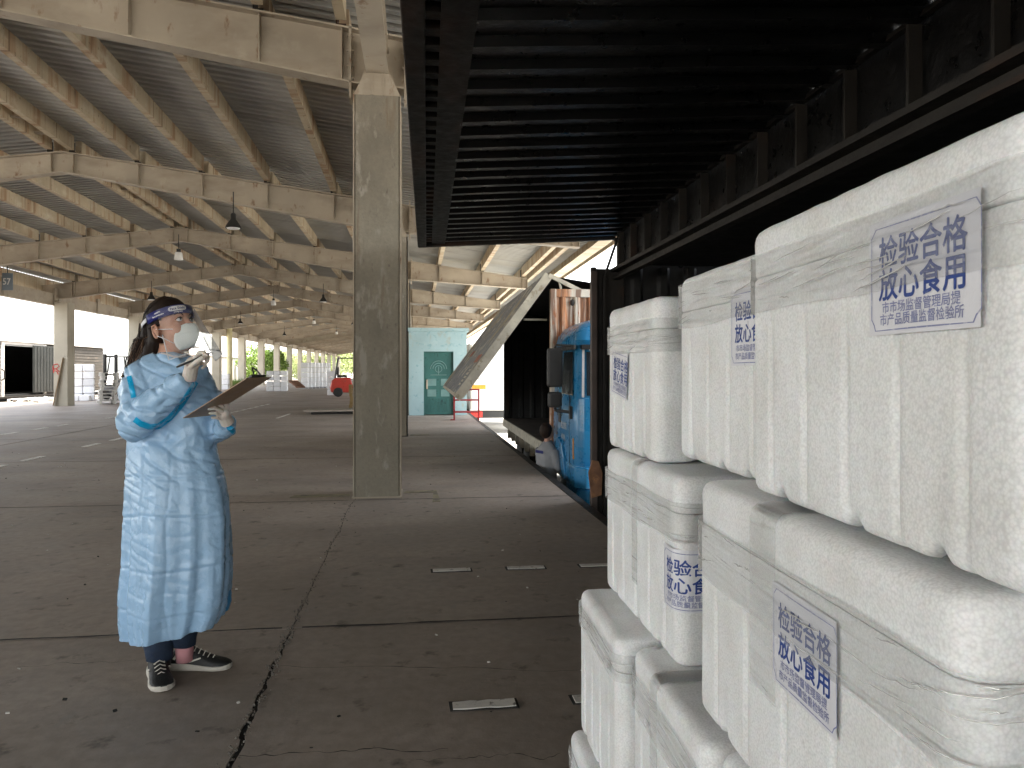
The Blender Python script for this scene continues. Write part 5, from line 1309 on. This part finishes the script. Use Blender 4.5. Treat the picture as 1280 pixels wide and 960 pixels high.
# clipboard
A_ = Q(229, 523, -.19); Lv = (Q(308, 473.5, -.36) - A_); Sv = (Q(262, 519.5, -.045) - A_)
nv_ = Lv.cross(Sv).normalized(); nv_ = nv_ if nv_.z > 0 else -nv_
cb = thing('clipboard', 'brown clipboard with a dark clip held in the left glove', 'clipboard', tuple(WR @ A_), -YAW)
b = MB(); vs = [Vector((0, 0, 0)), Lv, Lv + Sv, Sv]; b.add(vs + [v + nv_ * .0035 for v in vs], [(3, 2, 1, 0), (4, 5, 6, 7), (0, 1, 5, 4), (1, 2, 6, 5), (2, 3, 7, 6), (3, 0, 4, 7)]); b.build('board', m_board, cb)
vs = [Lv * .03 + Sv * .04, Lv * .92 + Sv * .04, Lv * .92 + Sv * .96, Lv * .03 + Sv * .96]; b = MB(); b.add([v + nv_ * .0045 for v in vs] + [v + nv_ * .0055 for v in vs], [(3, 2, 1, 0), (4, 5, 6, 7), (0, 1, 5, 4), (1, 2, 6, 5), (2, 3, 7, 6), (3, 0, 4, 7)]); b.build('paper', m_whitep, cb)
b = MB(); c0 = Lv * .97 + Sv * .5; sn = Sv.normalized(); ln_ = Lv.normalized()
b.beam(c0 - sn * .045 + nv_ * .010, c0 + sn * .045 + nv_ * .010, .030, .006, up=nv_); b.tube([c0 - sn * .035 + nv_ * .014, c0 + sn * .035 + nv_ * .014], .006, 8)
b.tube([c0 - sn * .02 + nv_ * .012 + ln_ * .01, c0 - sn * .012 + nv_ * .04 + ln_ * .005, c0 + nv_ * .052, c0 + sn * .012 + nv_ * .04 + ln_ * .005, c0 + sn * .02 + nv_ * .012 + ln_ * .01], .0035, 6); b.build('clip', m_dmetal, cb)
# left hand under the board
hand('left_glove', Q(285, 529, -.075), Q(279, 518, -.105),
     [(fpath([(280, 509, -.125), (272, 505, -.150), (265, 505.5, -.160)]), .0074), (fpath([(278, 514, -.13), (269, 510.5, -.158), (261, 511, -.168)]), .0076), (fpath([(277, 519, -.125), (269, 516.5, -.155), (262, 516.5, -.165)]), .0074), (fpath([(278, 524, -.115), (271, 522.5, -.14), (265, 522, -.152)]), .0066)],
     fpath([(282, 513, -.10), (283, 506, -.105), (279, 502.5, -.12)]), (.030, .030, .028))
# ---- legs and shoes
def leg(px0, px1, r0, r1, nm='trouser_leg'):
    p, q = Q(*px0), Q(*px1); b = MB(); rg = []
    for i in range(9):
        c = lerp(p, q, i / 8); r_ = r0 + (r1 - r0) * i / 8 + .003 * sin(i * 2.3); rg.append([c + Vector((r_ * cos(2 * pi * k / 20) * (1 + .04 * sin(3 * k + i)), r_ * sin(2 * pi * k / 20), .002 * sin(k))) for k in range(20)])
    b.rings(rg); return b.build(nm, m_jean, wm, smooth=True)
leg((196, 745, .02), (199.5, 823, .0), .075, .056); leg((229, 745, .04), (229.5, 806, .05), .072, .053)
b = MB(); b.tube([Q(230, 800, .05), Q(231, 826, .05)], [.04, .036], 14); b.build('sock', m_sock, wm, smooth=True)
b = MB(); b.tube([Q(200, 815, .0), Q(201, 835, -.01)], [.042, .04], 14); b.build('sock', m_shoe, wm, smooth=True)
def shoe(ankle, az, ln=.262):
    """az: 0 = pointing right; built along +x, sole at z 0"""
    up, so_, tp = [], [], []
    #   x/len, half width, sole height, upper height, top flat
    prof = [(0, .026, .034, .075), (.06, .034, .036, .092), (.2, .038, .036, .105), (.33, .037, .034, .108), (.45, .038, .03, .088), (.6, .043, .026, .068), (.75, .047, .024, .054), (.88, .043, .024, .045), (.96, .030, .026, .036), (1, .012, .028, .032)]
    for x, w_, zs, zt_ in prof:
        X = x * ln - ln * .27
        so_.append([Vector((X, w_ * 1.06 * k, z_)) for k, z_ in ((-1, .004), (-1.08, .016), (-1, zs), (1, zs), (1.08, .016), (1, .004))])
        rr_ = []
        for i in range(13):
            t = pi * i / 12; rr_.append(Vector((X, -w_ * cos(t) * (1 if x > .4 else .97), zs - .003 + (zt_ - zs) * sin(t) ** .7)))
        up.append(rr_)
    M = Matrix.Translation(Vector((ankle[0], ankle[1], 0))) @ Matrix.Rotation(az, 4, 'Z')
    b = MB(); b.rings(up); b.xf(M); u_ = b.build('shoe', m_shoe, wm, smooth=50)
    b = MB(); b.rings(so_); b.xf(M); b.build('sole', m_sole, u_, bev=.003)
    b = MB()
    for i in range(5):
        x = (.40 + i * .075) * ln - ln * .27; z = .098 - i * .0098
        b.tube([(x, -.022, z - .012), (x + .004, 0, z + .002), (x, .022, z - .012)], .0024, 5); b.tube([(x, -.022, z - .012), (x + .018, .022, z - .018)], .002, 5)
    b.xf(M); b.build('laces', m_sole, u_)
    b = MB()
    for s_ in (-1, 1):
        b.beam((.02 * 1, s_ * .0395, .045), (.07, s_ * .0405, .062), .004, .006); b.beam((-.05, s_ * .034, .055), (-.03, s_ * .036, .085), .004, .01)
    b.xf(M); b.build('trim', m_sole, u_)
k1 = WRI @ pt(197, 846, Z=0); k2 = WRI @ pt(234, 837, Z=0)
shoe((k1.x, k1.y), R(-58)); shoe((k2.x, k2.y + .01), R(2))

# ---- small background workers
def worker(loc, rz, labl, m_top, m_low, m_hd, h=1.7, hat=None, arms=((-.06, 0), (.06, 0)), mark=False):
    t = thing('person', labl, 'person', loc, rz); k = h / 1.75
    b = MB()
    for s_ in (-1, 1): b.tube([(0, s_ * .09 * k, .95 * k), (.02, s_ * .1 * k, .5 * k), (0, s_ * .1 * k, .06 * k)], [.085 * k, .062 * k, .045 * k], 10); b.ell((.06, s_ * .1 * k, .04), (.13, .05, .04))
    b.ell((0, 0, .95 * k), (.12, .16, .12)); fuse(b, 'trousers', .02, m_low, t, 2)
    b = MB(); b.rings([[Vector((a * cos(q_) + cx, w_ * sin(q_), z * k)) for q_ in [2 * pi * i / 20 for i in range(20)]] for z, a, w_, cx in ((.88, .12, .17, 0), (1.0, .125, .175, 0), (1.2, .13, .19, 0), (1.36, .12, .20, 0), (1.45, .08, .13, .01), (1.5, .055, .06, .02))])
    for s_, (sw, fwd) in zip((-1, 1), arms):
        b.tube([(0, s_ * .19 * k, 1.38 * k), (.03, s_ * (.25 * k), 1.1 * k), (.18 + fwd, s_ * .2 * k, .95 * k)], [.06, .05, .038], 10)
    tp_ = fuse(b, 'jacket', .018, m_top, t, 2, lambda p, n_: .012 * noise.noise(p * 9))
    b = MB(); b.ell((.02, 0, 1.63 * k), (.085, .07, .105)); b.tube([(.0, 0, 1.48 * k), (.01, 0, 1.56 * k)], .045, 10); b.ell((.105, 0, 1.61 * k), (.015, .012, .02)); hd = fuse(b, 'head', .012, m_skin, t, 1)
    for s_, (sw, fwd) in zip((-1, 1), arms): MB().ell((.2 + fwd, s_ * .2 * k, .93 * k), (.05, .035, .03)).build('hand', m_skin, t, smooth=True)
    b = MB(); b.ell((-.018, 0, 1.65 * k), (.098, .084, .115)); b.build('hat' if hat else 'hair', m_hd, t, smooth=True)
    if hat: MB().lathe([(.09, 1.66 * k), (.13, 1.65 * k), (.13, 1.66 * k), (.08, 1.68 * k)], (0.02, 0, 0), 16).build('brim', m_hd, t)
    if mark:
        b = MB()
        for i in range(6): b.box(-.135, -.128, -.09 + i * .032, -.07 + i * .032, 1.27, 1.31)
        b.build('back_print', m_band, t)
    return t
m_grey = mat('grey jacket', (.27, .27, .28), .8, .1, 8, .3); m_dark = mat('dark cloth', (.03, .03, .035), .8, .2, 8, .3)
worker((1.86, 10.62, -1.1), R(25), 'worker in a light grey jacket standing below the platform edge beside the blue lorry', m_grey, m_dark, m_hair, 1.68, mark=True)
q = pt(141, 500, Z=0)
worker((q.x, q.y + 3.2, .0), R(-60), 'worker in pale blue with an orange hat behind the white pallet tower', mat('pale blue cloth', (.3, .5, .62), .8, .1, 8, .3), m_dark, mat('orange hat', (.75, .3, .04), .5, .1, 8, 0), 1.95, hat=True)
q = pt(438, 494, Z=0)
